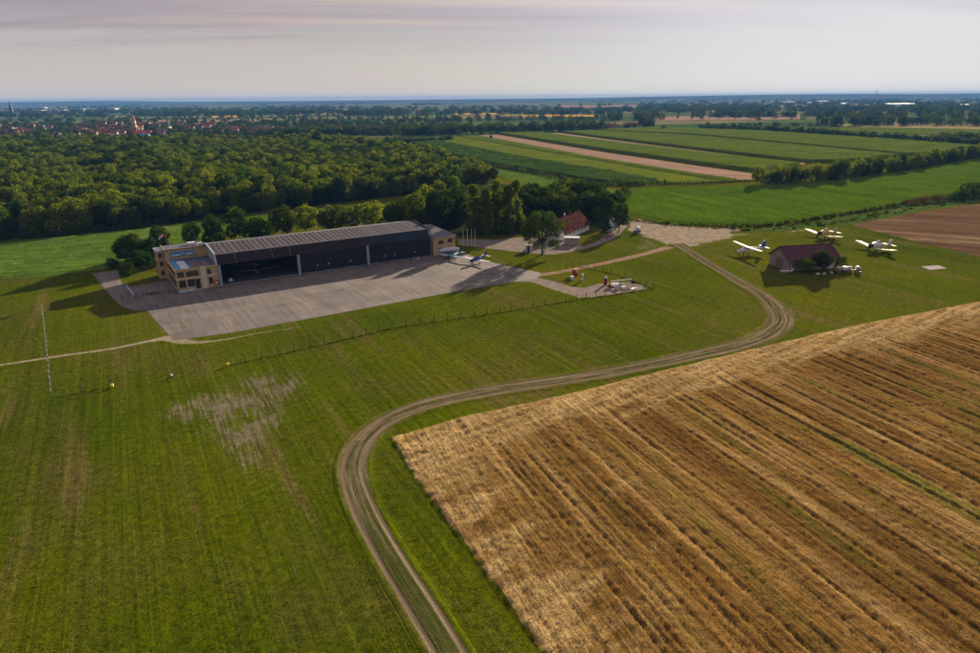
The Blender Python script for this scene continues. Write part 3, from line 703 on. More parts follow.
def tree(x, y, h, rad, key, label, cat='tree', name='broadleaf_tree', group=None, var=None, rz=None):
    k = RNG.randint(len(PROTO[key])) if var is None else var; cm, tm = PROTO[key][k]
    t = thing(name, label, cat, (x, y, 0), RNG.uniform(0, 6.28) if rz is None else rz, group)
    w_ = {'poplar': .24, 'cone': .33, 'spread': .5, 'bush': .5, 'dbush': .5, 'dry': .5, 'farp': .24}.get(key, .48)
    sc = (rad / w_, rad / w_, h)
    for nm, me in (('trunk', tm), ('crown', cm)):
        o = bpy.data.objects.new(nm, me); COL.objects.link(o); o.parent = t; o.scale = sc
    return t

# row and clumps round the hangar: (u, v of the top, height, radius, kind, label)
def at_top(u, v, h): return G(u, v, h)
near = [
 ((134, 265), 11.0, 5.2, 'dark', 'large dark leafy tree at the left end of the hangar, behind the two low bushes'),
 ((144, 270), 7.2, 3.6, 'wood', 'smaller lighter green tree beside the large dark tree left of the office block'),
 ((126, 275.5), 5.2, 3.0, 'dbush', 'dark rounded bush standing at the inner edge of the driveway'),
 ((113.5, 268), 3.8, 2.6, 'dbush', 'small dark bush at the far end of the driveway, leftmost by the apron'),
 ((162, 256), 11.0, 4.4, 'dark', 'dark round tree right behind the red and white windsock')]
near += [((151, 264), 9.0, 4.0, 'dark', 'dark tree between the lighter tree and the rear of the office block'), ((127, 263), 8.0, 4.2, 'dark', 'dark tree standing left behind the large one at the end of the hangar')]
for (b, h, r_, k, lab) in near: tree(*G(*b), h, r_, k, lab, name='bush' if 'bush' in lab else 'broadleaf_tree', cat='bush' if 'bush' in lab else 'tree')
row = [(189, 222.6, 9, 3.9, 'dark', 'dark pointed tree behind the left corner of the office block'),
 (211, 215, 11.5, 4.0, 'dark', 'dark tree in the row behind the left end of the hangar roof'),
 (236, 207, 12.5, 5.0, 'wood', 'tall wide tree in the row behind the hangar, first tall one from the left'),
 (258, 215.5, 10, 4.4, 'wood', 'lower rounded tree between two taller ones behind the hangar roof'),
 (280, 206, 11.5, 4.2, 'dark', 'dark narrow tree behind the left half of the hangar roof'),
 (303, 204.6, 10.5, 5.0, 'wood', 'bright green tree behind the middle of the hangar roof'),
 (326, 210, 9.0, 4.0, 'dark', 'low dark tree behind the middle of the hangar roof'),
 (345, 204.6, 10, 5.0, 'wood', 'light green round tree right of the low dark one behind the hangar'),
 (371, 202, 10, 5.6, 'wood', 'wide light green tree behind the right half of the hangar roof'),
 (391, 205, 9.5, 4.6, 'dark', 'dark tree squeezed between wide ones behind the right half of the roof'),
 (412.5, 193.5, 13, 6.2, 'wood', 'big round tree behind the right end of the hangar'),
 (437, 191.5, 14, 6.6, 'dark', 'big dark tree behind the office house at the right end of the hangar'),
 (453, 187, 17, 6.0, 'dark', 'tall dark tree just left of the poplars'),
 (541, 187, 14, 7.0, 'dark', 'round dark tree behind the lone tree, right of the poplars'),
 (560, 196, 11, 5.4, 'dark', 'dark tree behind the left end of the red roofed house'),
 (575, 186, 13, 6.2, 'dark', 'dark tree close behind the ridge of the red roofed house'),
 (597, 183.5, 14, 7.4, 'dark', 'big dark tree towering behind the right end of the red roofed house'),
 (583, 181, 15, 6.5, 'wood', 'tall tree furthest behind the red roofed house'),
 (556, 183.5, 14, 6.0, 'wood', 'tall green tree in the grove between poplars and red roofed house'),
 (618, 190, 12, 5.0, 'dark', 'dark tree at the right end of the grove behind the round one'),
 (425, 186, 14, 5.6, 'wood', 'light green tree at the edge of the wood left of the poplars'),
 (525, 193, 13, 5.2, 'dark', 'dark tree under the poplars on their right side'),
 (610, 198, 10.5, 4.2, 'dark', 'dark tree between the conifer and the round tree by the white sheds')]
for (u, v, h, r_, k, lab) in row:
    if u < 440: h *= 1.18; r_ *= 1.16
    tree(*at_top(u, v, h), h, r_, k, lab)
fr2 = np.random.RandomState(31)
for (u, v, h, r_) in [(552, 190, 13, 6), (566, 190, 12, 6), (548, 197, 11, 5), (588, 190, 13, 6.5), (604, 190, 13, 6), (575, 181, 14, 6), (560, 178.5, 14, 6), (612, 193, 11.5, 5), (590, 198, 10, 5), (533, 183, 14, 6), (540, 196, 12, 5.5), (528, 186, 15, 5.5), (600, 205, 8, 4)]:
    tree(*at_top(u, v, h), h, r_ * 1.1, fr2.choice(['dark', 'dark', 'dbush', 'wood']), 'leafy tree packed into the dark grove behind the white walled house', name='grove_tree', group='trees of the grove behind the white house')
for (u, v, h, r_) in [(444, 197, 12, 5.5), (430, 201, 11, 5), (418, 199, 11, 5), (450, 204, 10, 5), (462, 193, 14, 5.5), (459, 183, 17, 6), (466, 203, 11, 4.5), (404, 203, 9, 4.5), (440, 181, 15, 6), (447, 176, 15, 6), (520, 204, 9, 4.5), (490, 207, 9, 4.5), (478, 210, 8, 4)]:
    tree(*at_top(u, v, h), h, r_ * 1.15, fr2.choice(['dark', 'dark', 'dbush', 'wood']), 'leafy tree in the dark clump between the end house and the poplars', name='grove_tree', group='trees between the end house and the poplars')
tree(*G(542.3, 254.5), 15.8, 7.5, 'spread', 'lone tall tree with bare forking limbs and hanging branches on the lawn', name='lone_tree', rz=.2)
for i, (u, v, h, r_, lab) in enumerate([(473, 183.5, 21, 4.2, 'leftmost of the tall yellow green poplars behind the flagpoles'), (486, 188, 20, 3.4, 'lower poplar second from the left behind the flagpoles'), (497, 180, 22, 4.2, 'tall poplar in the middle of the clump behind the road'), (508, 184, 21, 3.6, 'slim poplar second from the right in the clump'), (516, 178.5, 22.5, 4.0, 'rightmost and tallest of the yellow green poplars'), (479, 196, 16, 4.4, 'short poplar standing in front of the clump nearest the flagpoles'), (503, 198, 15, 4.2, 'short poplar at the foot of the clump nearest the road')]):
    tree(*at_top(u, v, h), h, r_, 'poplar', lab, name='poplar_tree', group='poplars behind the road')
tree(*G(604, 233.5), 8.6, 3.4, 'cone', 'bluish conifer right of the red roofed house', name='conifer_tree')
tree(*G(619, 231.5), 12.0, 5.0, 'dark', 'round tree beside the small white shed at the yard entrance')
tree(*at_top(625, 185, 7), 7, 4.0, 'dbush', 'separate dark tree at the edge of the leafy crop field', name='broadleaf_tree')
# shrubs at the barn
tree(*G(805.5, 272.5), 4.6, 3.2, 'wood', 'green bush against the front of the dark red roofed barn, left one', 'bush', 'bush')
tree(*G(821.5, 271.5), 7.0, 3.9, 'dark', 'small dark tree in front of the barn wall covering its eave')
tree(*G(841, 268.5), 4.2, 2.0, 'dbush', 'low dark bush at the right corner of the barn', 'bush', 'bush')
# hedges beside the ploughed field
for i, (u, v, h, r_, k) in enumerate([(906, 204.5, 2.6, 2.6, 'dry'), (912, 203.8, 3.0, 2.8, 'dry'), (919, 203, 3.2, 2.8, 'dry'), (926, 202.2, 3.4, 3.0, 'dry'), (933, 201, 3.4, 3.0, 'dry'), (940, 200.6, 3.2, 3.0, 'dry')]):
    tree(*G(u, v), h, r_, k, 'dry brown bush in the short hedge by the corner of the ploughed field', 'bush', 'bush', 'brown bushes by the ploughed field')
for i, (u, v, h, r_) in enumerate([(950, 200.3, 3.6, 3.2), (958, 199.5, 5.0, 4.0), (966, 197.5, 8.5, 5.0), (977, 196.5, 8, 5.4), (989, 196, 8, 5), (1001, 195, 8, 5)]):
    tree(*G(u, v), h, r_, 'dbush', 'dark dense bush in the clump at the right end of the field verge', 'bush', 'bush', 'dark bushes at the verge end')
def along(pts, step, jit=0.0, z=0):
    P = np.array([G(*p) for p in pts]); out = []; carry = 0
    for i in range(len(P) - 1):
        d = P[i + 1] - P[i]; L = np.linalg.norm(d); n = d / L; t = carry
        while t < L: out.append(P[i] + n * t + np.array([-n[1], n[0]]) * RNG.uniform(-jit, jit)); t += step
        carry = t - L
    return out
for p in along([(758, 185.5), (800, 182.8), (835, 179.5), (905, 169.5), (985, 155.5), (1030, 149)], 6.6, 3.5):
    near_k = RNG.choice(['bush', 'bush', 'dbush', 'wood'])
    tree(p[0], p[1], RNG.uniform(8, 13.5), RNG.uniform(4.4, 6.4), near_k, 'leafy tree in the long hedgerow between the crop field and the maize', name='hedgerow_tree', group='trees of the long hedgerow')
# ditch-side scrub: uncountable
def points_gn(name, pts, keys, kind='stuff'):
    """one object: many crowns instanced on points. pts: x, y, z, radius, height, key index"""
    pts = np.array(pts); me = bpy.data.meshes.new(name); me.vertices.add(len(pts)); me.vertices.foreach_set('co', pts[:, :3].astype(np.float32).ravel())
    for nm, arr in (('rad', pts[:, 3]), ('hgt', pts[:, 4]), ('rot', RNG.uniform(0, 6.28, len(pts)))):
        a = me.attributes.new(nm, 'FLOAT', 'POINT'); a.data.foreach_set('value', arr.astype(np.float32))
    a = me.attributes.new('idx', 'INT', 'POINT'); a.data.foreach_set('value', pts[:, 5].astype(np.int32))
    o = bpy.data.objects.new(name, me); COL.objects.link(o); struct(o, kind)
    ng = bpy.data.node_groups.new(name, 'GeometryNodeTree'); ng.interface.new_socket('Geometry', in_out='INPUT', socket_type='NodeSocketGeometry'); ng.interface.new_socket('Geometry', in_out='OUTPUT', socket_type='NodeSocketGeometry')
    N = ng.nodes; Lk = ng.links; gi = N.new('NodeGroupInput'); go = N.new('NodeGroupOutput'); iop = N.new('GeometryNodeInstanceOnPoints'); jn = N.new('GeometryNodeJoinGeometry')
    def na(nm, dt='FLOAT'):
        n = N.new('GeometryNodeInputNamedAttribute'); n.data_type = dt; n.inputs[0].default_value = nm; return n.outputs[0]
    for src in reversed(keys):
        oi = N.new('GeometryNodeObjectInfo'); oi.inputs['Object'].default_value = src; oi.inputs['As Instance'].default_value = True; oi.transform_space = 'ORIGINAL'
        Lk.new(oi.outputs['Geometry'], jn.inputs[0])
    Lk.new(gi.outputs[0], iop.inputs['Points']); Lk.new(jn.outputs[0], iop.inputs['Instance']); iop.inputs['Pick Instance'].default_value = True
    Lk.new(na('idx', 'INT'), iop.inputs['Instance Index'])
    cs = N.new('ShaderNodeCombineXYZ'); r1 = na('rad'); Lk.new(r1, cs.inputs[0]); Lk.new(r1, cs.inputs[1]); Lk.new(na('hgt'), cs.inputs[2]); Lk.new(cs.outputs[0], iop.inputs['Scale'])
    cr = N.new('ShaderNodeCombineXYZ'); Lk.new(na('rot'), cr.inputs[2]); Lk.new(cr.outputs[0], iop.inputs['Rotation'])
    Lk.new(iop.outputs[0], go.inputs[0]); md = o.modifiers.new('scatter', 'NODES'); md.node_group = ng; return o

def source(key, i):
    """an existing crown object already standing in the scene that uses this mesh"""
    me = PROTO[key][i][0]
    for o in bpy.data.objects:
        if o.data is me: return o
    return None

# the wood behind the hangar
poly = np.array(GP(*WOOD)); lo, hi = poly.min(0), poly.max(0); S = 6.1
gx, gy = np.meshgrid(np.arange(lo[0], hi[0], S), np.arange(lo[1], hi[1], S)); Q = np.column_stack([gx.ravel(), gy.ravel()]); Q = Q + RNG.uniform(-2.2, 2.2, Q.shape)
e = sdf(Q, poly); Q = Q[e > 1.5]
# thin out clearings and keep the wood off the trees placed by hand
dn = vnoise(Q[:, 0], Q[:, 1], 60, 5); Q = Q[(dn + .35 * (vnoise(Q[:, 0], Q[:, 1], 14, 15) - .5) > .15)]
Q = Q[(np.abs(Q[:, 0]) < 60 + .80 * Q[:, 1])]
Q = Q[np.argsort(np.hypot(Q[:, 0], Q[:, 1]))]
big = vnoise(Q[:, 0], Q[:, 1], 45, 9); HH = 7.0 + 5.5 * big + RNG.uniform(-2.2, 3.0, len(Q)) + 3.5 * (RNG.uniform(size=len(Q)) > .95); RR = RNG.uniform(2.9, 5.2, len(Q)) + (HH - 9) * .26
for i in range(300):
    k = RNG.choice(['wood', 'bush', 'dark'], p=[.5, .3, .2])
    tree(Q[i, 0], Q[i, 1], HH[i], RR[i], k, 'leafy tree at the near edge of the dense wood beyond the hangar', name='forest_tree', group='near trees of the wood beyond the hangar')
wk = [('wood', 0), ('wood', 1), ('wood', 2), ('wood', 3), ('bush', 0), ('bush', 1), ('bush', 2), ('dark', 0), ('dark', 1), ('dbush', 0)]
pt = []
for i in range(300, len(Q)):
    k = RNG.choice(len(wk), p=[.13, .13, .13, .13, .1, .1, .1, .06, .06, .06])
    pt.append((Q[i, 0], Q[i, 1], 0, RR[i] / .48, HH[i], k))
print('wood trees', len(pt))
points_gn('dense_wood', pt, [source(*k) for k in wk])

# young orchard trees / scrub in the strip, field margins and ditches
sc_ = []
for p in along([(665, 184), (604, 187), (564, 181), (520, 172), (478, 164.8)], 3.2, 2): sc_.append((p[0], p[1], 0, RNG.uniform(2, 4), RNG.uniform(1.6, 3.6), 0))
for p in along([(665, 184.6), (700, 184.2), (741, 181.8), (757, 181)], 2.4, 1): sc_.append((p[0], p[1], 0, RNG.uniform(1.6, 3), RNG.uniform(1, 1.9), 3))
for p in along([(668, 224.6), (714, 227.2), (762, 226.6), (800, 222), (858, 212.6), (905, 203.8)], 1.7, 1.0): sc_.append((p[0], p[1], 0, RNG.uniform(1.3, 2.8), RNG.uniform(.6, 1.7), RNG.choice([0, 3])))
for p in along([(622, 214), (626, 220), (668, 224.4)], 1.2, .6): sc_.append((p[0], p[1], 0, RNG.uniform(1.2, 2.2), RNG.uniform(.5, 1.1), 0))
for p in along([(735, 229.5), (800, 226), (862, 218), (905, 209), (960, 202)], 1.4, 5): sc_.append((p[0], p[1], 0, RNG.uniform(1.4, 3), RNG.uniform(.4, 1.0), RNG.choice([0, 1, 2])))
for p in along([(860, 213), (905, 207), (985, 199)], 2.0, .8): sc_.append((p[0], p[1], 0, RNG.uniform(1.4, 2.6), RNG.uniform(.5, 1.2), 3))
for p in along([(0, 240.5), (60, 236), (130, 229.5), (200, 220)], 2.2, 1.2): sc_.append((p[0], p[1], 0, RNG.uniform(2, 4), RNG.uniform(1.5, 4), 3))
for (u0, v0, u1, v1) in ((240, 229, 330, 214), (330, 214, 420, 206)):
    for p in along([(u0, v0), (u1, v1)], 2.5, 6): sc_.append((p[0], p[1], 0, RNG.uniform(3, 6), RNG.uniform(2.0, 4.6), RNG.choice([0, 1])))
points_gn('field_margin_scrub', sc_, [source('wood', 0), source('bush', 1), source('bush', 2), source('dbush', 0)])

# ------------------------------------------------------------------ far country: belts, copses, avenue trees
far = []
def belt(pts, step, jit, h0, h1, r0, r1, keys=(0, 1, 2)):
    for p in along(pts, step, jit): far.append((p[0], p[1], 0, RNG.uniform(r0, r1) / .48, RNG.uniform(h0, h1), RNG.choice(keys)))
belt([(702, 129.6), (760, 131.2), (830, 136.0), (900, 140.6), (990, 147.5), (1060, 152)], 5.0, 4, 6, 11, 4, 6)
belt([(940, 140), (1000, 142), (1060, 145)], 5, 6, 8, 12, 4, 6)
belt([(-60, 141.5), (100, 141.5), (300, 141.5), (385, 143)], 7, 14, 6, 10, 4, 6)
belt([(340, 146), (380, 145), (440, 141.5), (452, 139.5)], 5, 3, 5, 8, 3.5, 5)
belt([(400, 136), (450, 134), (500, 133.0), (560, 131.6), (600, 130)], 5.5, 12, 11, 18, 5, 8)
belt([(405, 133), (470, 131.0), (540, 129.6), (600, 128)], 7, 40, 10, 18, 5, 8)
belt([(270, 136), (330, 135), (400, 134)], 6, 16, 9, 16, 5, 8)
belt([(-60, 137), (60, 137), (160, 136.5), (270, 136)], 8, 34, 7, 12, 5, 7)
belt([(640, 128), (655, 127.6)], 5, 8, 12, 18, 6, 8)
belt([(600, 129.4), (640, 128.2)], 7, 10, 8, 13, 4, 6)
belt([(820, 125.8), (900, 125.2), (1060, 125.8)], 9, 26, 12, 22, 6, 10)
belt([(820, 124), (900, 123), (1060, 123)], 9, 70, 14, 24, 6, 10)
belt([(700, 127), (760, 127.0), (820, 126)], 14, 20, 5, 9, 4, 6)
belt([(290, 121), (420, 119.6)], 26, 26, 18, 27, 6, 9, (3, 4))
belt([(420, 121), (450, 121)], 20, 26, 18, 27, 6, 9, (3, 4))
belt([(640, 120.5), (760, 119)], 30, 26, 18, 30, 6, 10, (3, 4, 0))
belt([(760, 118), (1060, 116)], 26, 110, 14, 28, 8, 13, (0, 1, 2, 3))
belt([(600, 121), (660, 119.4)], 14, 60, 14, 22, 8, 12)
belt([(440, 121.4), (520, 121), (600, 121)], 14, 70, 10, 18, 7, 11)
# village gardens, left
for _ in range(1900):
    u = RNG.uniform(-60, 460); v = 103 + 33 * RNG.uniform(0, 1) ** .62
    if v < 118 and u > 190 and RNG.rand() < .75: continue
    x, y = G(u, v); far.append((x, y, 0, RNG.uniform(4, 8) / .48, RNG.uniform(5, 12), RNG.choice([0, 1, 2, 0, 1, 3])))
# very far scattered woods and tree rows
for _ in range(105):
    u = RNG.uniform(-60, 1040); v = RNG.uniform(101.5 - (u - 490) * .0088 - .6, 117); x, y = G(u, v)
    if 1500 < y < 8000:
        n = RNG.randint(10, 36); L = RNG.uniform(80, 520) * (1 + y / 5000); ang = RNG.uniform(-.35, .15)
        for k in range(n):
            t = RNG.uniform(-.5, .5); s = 1 + y / 9000
            far.append((x + t * L * math.cos(ang), y + t * L * math.sin(ang) + RNG.normal() * 18, 0, RNG.uniform(7, 12) * s / .48, RNG.uniform(9, 19), RNG.choice([0, 1, 2])))
# right horizon town belt
for _ in range(600):
    u = RNG.uniform(640, 1040); v = RNG.uniform(98.5, 114) - (u - 490) * .0045; x, y = G(u, v)
    if 2200 < y < 7800: far.append((x, y, 0, RNG.uniform(10, 20) / .48, RNG.uniform(10, 22), RNG.choice([0, 1, 2])))
print('far trees', len(far))
FT = []
for key, i, (u, v), h, r_ in (('far', 0, (663, 130), 9, 6), ('far', 1, (647, 126.6), 15, 7), ('far', 2, (583, 128.6), 15, 8), ('farp', 0, (304, 127), 20, 5), ('farp', 1, (758, 122), 24, 7)):
    lab = {0: 'round dark tree standing alone at the near corner of the far maize', 1: 'big tree right behind the white farmhouse', 2: 'big dark tree left of the white farmhouse', 3: 'pointed poplar standing apart beyond the village', 4: 'dark poplar in the far plain on the right'}[len(FT)]
    FT.append(tree(*G(u, v), h, r_, key, lab, var=i, name='poplar_tree' if key == 'farp' else 'broadleaf_tree'))
points_gn('distant_woods', far, [source('far', 0), source('far', 1), source('far', 2), source('farp', 0), source('farp', 1)])

# ================================================================== materials of built things
BR = mat('tan_brick', (.47, .34, .17), .9, 0, .22, 1.5); BRD = mat('brown_brick', (.30, .19, .10), .9, 0, .2, 1.5)
PLAST = mat('pale_plaster', (.62, .55, .42), .85, 0, .15, 2); WHITE = mat('white_paint', (.66, .66, .65), .7, 0, .12, 3)
WHW = mat('white_wall', (.84, .85, .86), .85, 0, .10, 1.2)
DKGL = mat('window_glass', (.012, .016, .022), .12, 0, .1, 1, .8); FRAME = mat('window_frame', (.20, .13, .07), .6, 0, .1, 3)
NAVY = mat('navy_steel_door', (.010, .012, .030), .55, .0, .2, .6); BROWNP = mat('brown_fascia', (.022, .014, .018), .8, 0, .22, .25, rand=.12)
BLUEP = mat('blue_grey_fascia', (.013, .025, .040), .8, 0, .22, .25, rand=.08)
ROOFM = mat('mauve_roof_sheet', (.028, .019, .029), .9, 0, .22, .5, rand=.16, spec=.5); SKYL = mat('pale_roof_strip', (.125, .10, .12), .9, 0, .5, 1.6, rand=.4, spec=.1)
GREYR = mat('grey_roof', (.11, .11, .125), .6, 0, .2, .6); BLUER = mat('blue_roof_sheet', (.06, .10, .16), .45, 0, .3, .35, spec=.5)
BRIGHTB = mat('bright_blue', (.06, .26, .50), .5, 0, .15, 1); PALEB = mat('pale_blue', (.50, .60, .68), .5, 0, .2, 1.5)
GREYM = mat('grey_metal', (.30, .31, .33), .45, .5, .15, 2); LGREY = mat('light_grey', (.55, .56, .58), .6, 0, .1, 2)
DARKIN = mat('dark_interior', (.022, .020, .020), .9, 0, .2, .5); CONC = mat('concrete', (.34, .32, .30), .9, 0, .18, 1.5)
STEEL = mat('dark_steel', (.03, .032, .035), .5, .3, .15, 3); RED = mat('red_paint', (.36, .025, .018), .5, 0, .15, 2); YEL = mat('yellow_paint', (.75, .55, .04), .6, 0, .1, 2)
TILE = mat('red_clay_tile', (.080, .036, .028), 1.0, 0, .35, .9, rand=.3, spec=0); TILEB = mat('maroon_roof_sheet', (.085, .012, .022), .55, 0, .2, .5, rand=.1, spec=.4)
BARNW = mat('barn_wall', (.30, .225, .185), .9, 0, .2, .9); TYRE = mat('tyre_rubber', (.018, .018, .018), .85, 0, .1, 3)
CREAM = mat('cream_paint', (.55, .45, .25), .6, 0, .1, 2); CYAN = mat('teal_paint', (.10, .34, .38), .4, 0, .15, 2); ROYAL = mat('royal_blue_paint', (.02, .06, .34), .35, 0, .1, 2)
YELW = mat('yellow_white_paint', (.64, .47, .17), .7, 0, .12, 1.5); BLACK = mat('black_paint', (.014, .014, .016), .5, 0, .1, 2); SKIN = mat('skin', (.5, .3, .2), .7, 0, .05, 3)

def win(parent, x0, x1, z0, z1, y=0.0, axis='y', out=-1, mull=1, fm=None, gl=None):
    """a window: frame with a pane set back; out = direction of the outer face"""
    b = MB(); t = .09; d = .10
    def bx(mb, a0, a1, c0, c1, dd0, dd1):
        lo_, hi_ = sorted((y + out * dd0, y + out * dd1))
        if axis == 'y': mb.box(a0, a1, lo_, hi_, c0, c1)
        else: mb.box(lo_, hi_, a0, a1, c0, c1)
    bx(b, x0, x1, z0, z0 + t, .005, d); bx(b, x0, x1, z1 - t, z1, .005, d); bx(b, x0, x0 + t, z0 + t, z1 - t, .005, d); bx(b, x1 - t, x1, z0 + t, z1 - t, .005, d)
    for i in range(mull):
        xm = x0 + (x1 - x0) * (i + 1) / (mull + 1); bx(b, xm - .04, xm + .04, z0 + t, z1 - t, .008, d - .01)
    f = b.build('window', fm or FRAME, parent)
    n = mull + 1
    for i in range(n):
        a0 = x0 + t + .001 + (x1 - x0 - 2 * t) * i / n; a1 = x0 + t + (x1 - x0 - 2 * t) * (i + 1) / n - .001
        p = MB(); bx(p, a0 + (.04 if i else 0), a1 - (.04 if i < n - 1 else 0), z0 + t, z1 - t, .004, .03); p.build('pane', gl or DKGL, f)
    return f

# ------------------------------------------------------------------ office block at the left end
def office():
    t = thing('office_block', 'two storey tan brick office block with blue flat roof left of the hangar', 'office block', (HO[0], HO[1], 0), HA)
    MB().box(0, 11.95, .12, 17, -.1, 6.15).build('wall', BR, t)
    b = MB(); b.box(-.12, 11.95, 0, .28, 6.15, 6.75); b.box(-.12, .18, .28, 17, 6.15, 6.75); b.build('parapet', BR, t)
    b = MB(); b.box(-.05, .05, .0, 17, 3.55, 3.85); b.box(0, 11.9, 0.0, .12, 3.62, 3.95); b.build('string_course', PLAST, t)
    MB().box(.18, 11.94, .28, 16.98, 6.15, 6.3).build('roof', BLUER, t)
    MB().box(.5, 2.0, .5, 16.5, 6.3, 6.42).build('roof_panel', BRIGHTB, t); MB().box(2.05, 4.3, .5, 13.2, 6.3, 6.44).build('roof_panel', PALEB, t)
    MB().box(5.6, 9.6, 2.4, 10.5, 6.3, 6.38).build('roof_panel', mat('brown_felt', (.16, .11, .10), .8), t); b = MB(); b.box(9.2, 9.5, .6, 10, 6.3, 6.55); b.build('roof_duct', GREYM, t)
    for x0, x1, z0, z1, m in ((.5, 2.3, 4.2, 5.9, 1), (2.9, 6.4, 4.2, 5.9, 3), (8.8, 9.9, 4.2, 5.8, 0), (.6, 2.5, 1.1, 3.35, 1), (3.0, 5.0, 1.1, 3.35, 1), (9.0, 10.1, 1.2, 3.2, 0)):
        win(t, x0, x1, z0, z1, .12, 'y', -1, m)
    d = MB(); d.box(5.15, 6.5, .04, .125, .05, 3.2); d = d.build('door', BLACK, t); MB().box(5.3, 5.36, -.04, .04, 1.0, 1.3).build('handle', GREYM, d)
    for i in range(5):
        y0 = .7 + i * 3.2
        for z0, z1 in ((4.15, 5.9), (.9, 3.4)): win(t, y0, y0 + 2.5, z0, z1, 0, 'x', -1, 1)
    b = MB(); b.box(7.0, 7.25, -.10, .12, 0, 6.8); b.box(8.25, 8.5, -.10, .12, 0, 6.8); b.box(7.25, 8.25, -.02, .12, 0, 6.9); b.build('pilaster', PLAST, t)
    b = MB(); b.box(.1, 4.6, -1.0, -.003, 0, .45); b.build('entrance_step', PALEB, t); MB().box(4.7, 7.0, -.8, -.003, 0, .3).build('planter', BR, t)
    b = MB(); b.box(10.35, 11.7, -.25, .11, .8, 1.9); b.build('fire_cabinet', RED, t); MB().box(10.6, 11.4, -.27, -.252, 1.1, 1.6).build('cabinet_label', WHITE, t)
    # upper storey set back
    MB().box(-.4, 11.95, 17.02, 25.5, 0, 9.3).build('upper_wall', BR, t)
    b = MB(); b.box(-.6, 12.1, 16.85, 17.15, 9.3, 9.75); b.box(-.6, -.3, 17.15, 25.6, 9.3, 9.75); b.build('upper_parapet', BRD, t)
    MB().box(-.3, 11.95, 17.15, 25.5, 9.3, 9.42).build('upper_roof', GREYR, t)
    s = MB().box(1.2, 8.4, 16.78, 16.99, 7.25, 8.75).build('sign_board', BRIGHTB, t)
    e = MB(); e.box(1.5, 3.9, 16.72, 16.775, 7.45, 7.85); e.box(5.6, 8.1, 16.72, 16.775, 7.6, 8.0)
    e.add([(4.75, 16.74, 8.5), (4.35, 16.74, 7.75), (4.75, 16.74, 7.95), (5.15, 16.74, 7.75)], [(0, 1, 2), (0, 2, 3)]); e.build('sign_lettering', WHITE, s)
    MB().box(-2.6, -.42, 19.8, 25.4, 0, 8.9).build('stair_wall', BR, t); MB().box(-2.75, -.42, 19.65, 25.5, 8.9, 9.1).build('stair_roof', LGREY, t)
    for z0 in (1.2, 4.1, 6.9):
        win(t, 20.6, 21.8, z0, z0 + 1.4, -2.6, 'x', -1, 0); win(t, 23.2, 24.4, z0, z0 + 1.4, -2.6, 'x', -1, 0); win(t, -2.0, -1.0, z0, z0 + 1.4, 19.8, 'y', -1, 0)
    win(t, 17.6, 19.2, 7.0, 8.6, -.4, 'x', -1, 0); win(t, 17.6, 19.2, 4.0, 5.8, -.4, 'x', -1, 0)
    b = MB(); b.box(7.2, 9.6, 21, 23, 9.42, 10.3); b.build('roof_hatch', LGREY, t); b = MB(); b.box(10.2, 11.5, 20, 21, 9.42, 10.2); b.build('air_conditioner', WHITE, t)
    b = MB(); b.tube((9.9, 19, 9.4), (9.9, 19, 11.6), .04); b.tube((9.4, 19, 11.2), (10.4, 19, 11.2), .03); b.build('antenna', WHITE, t)
office()

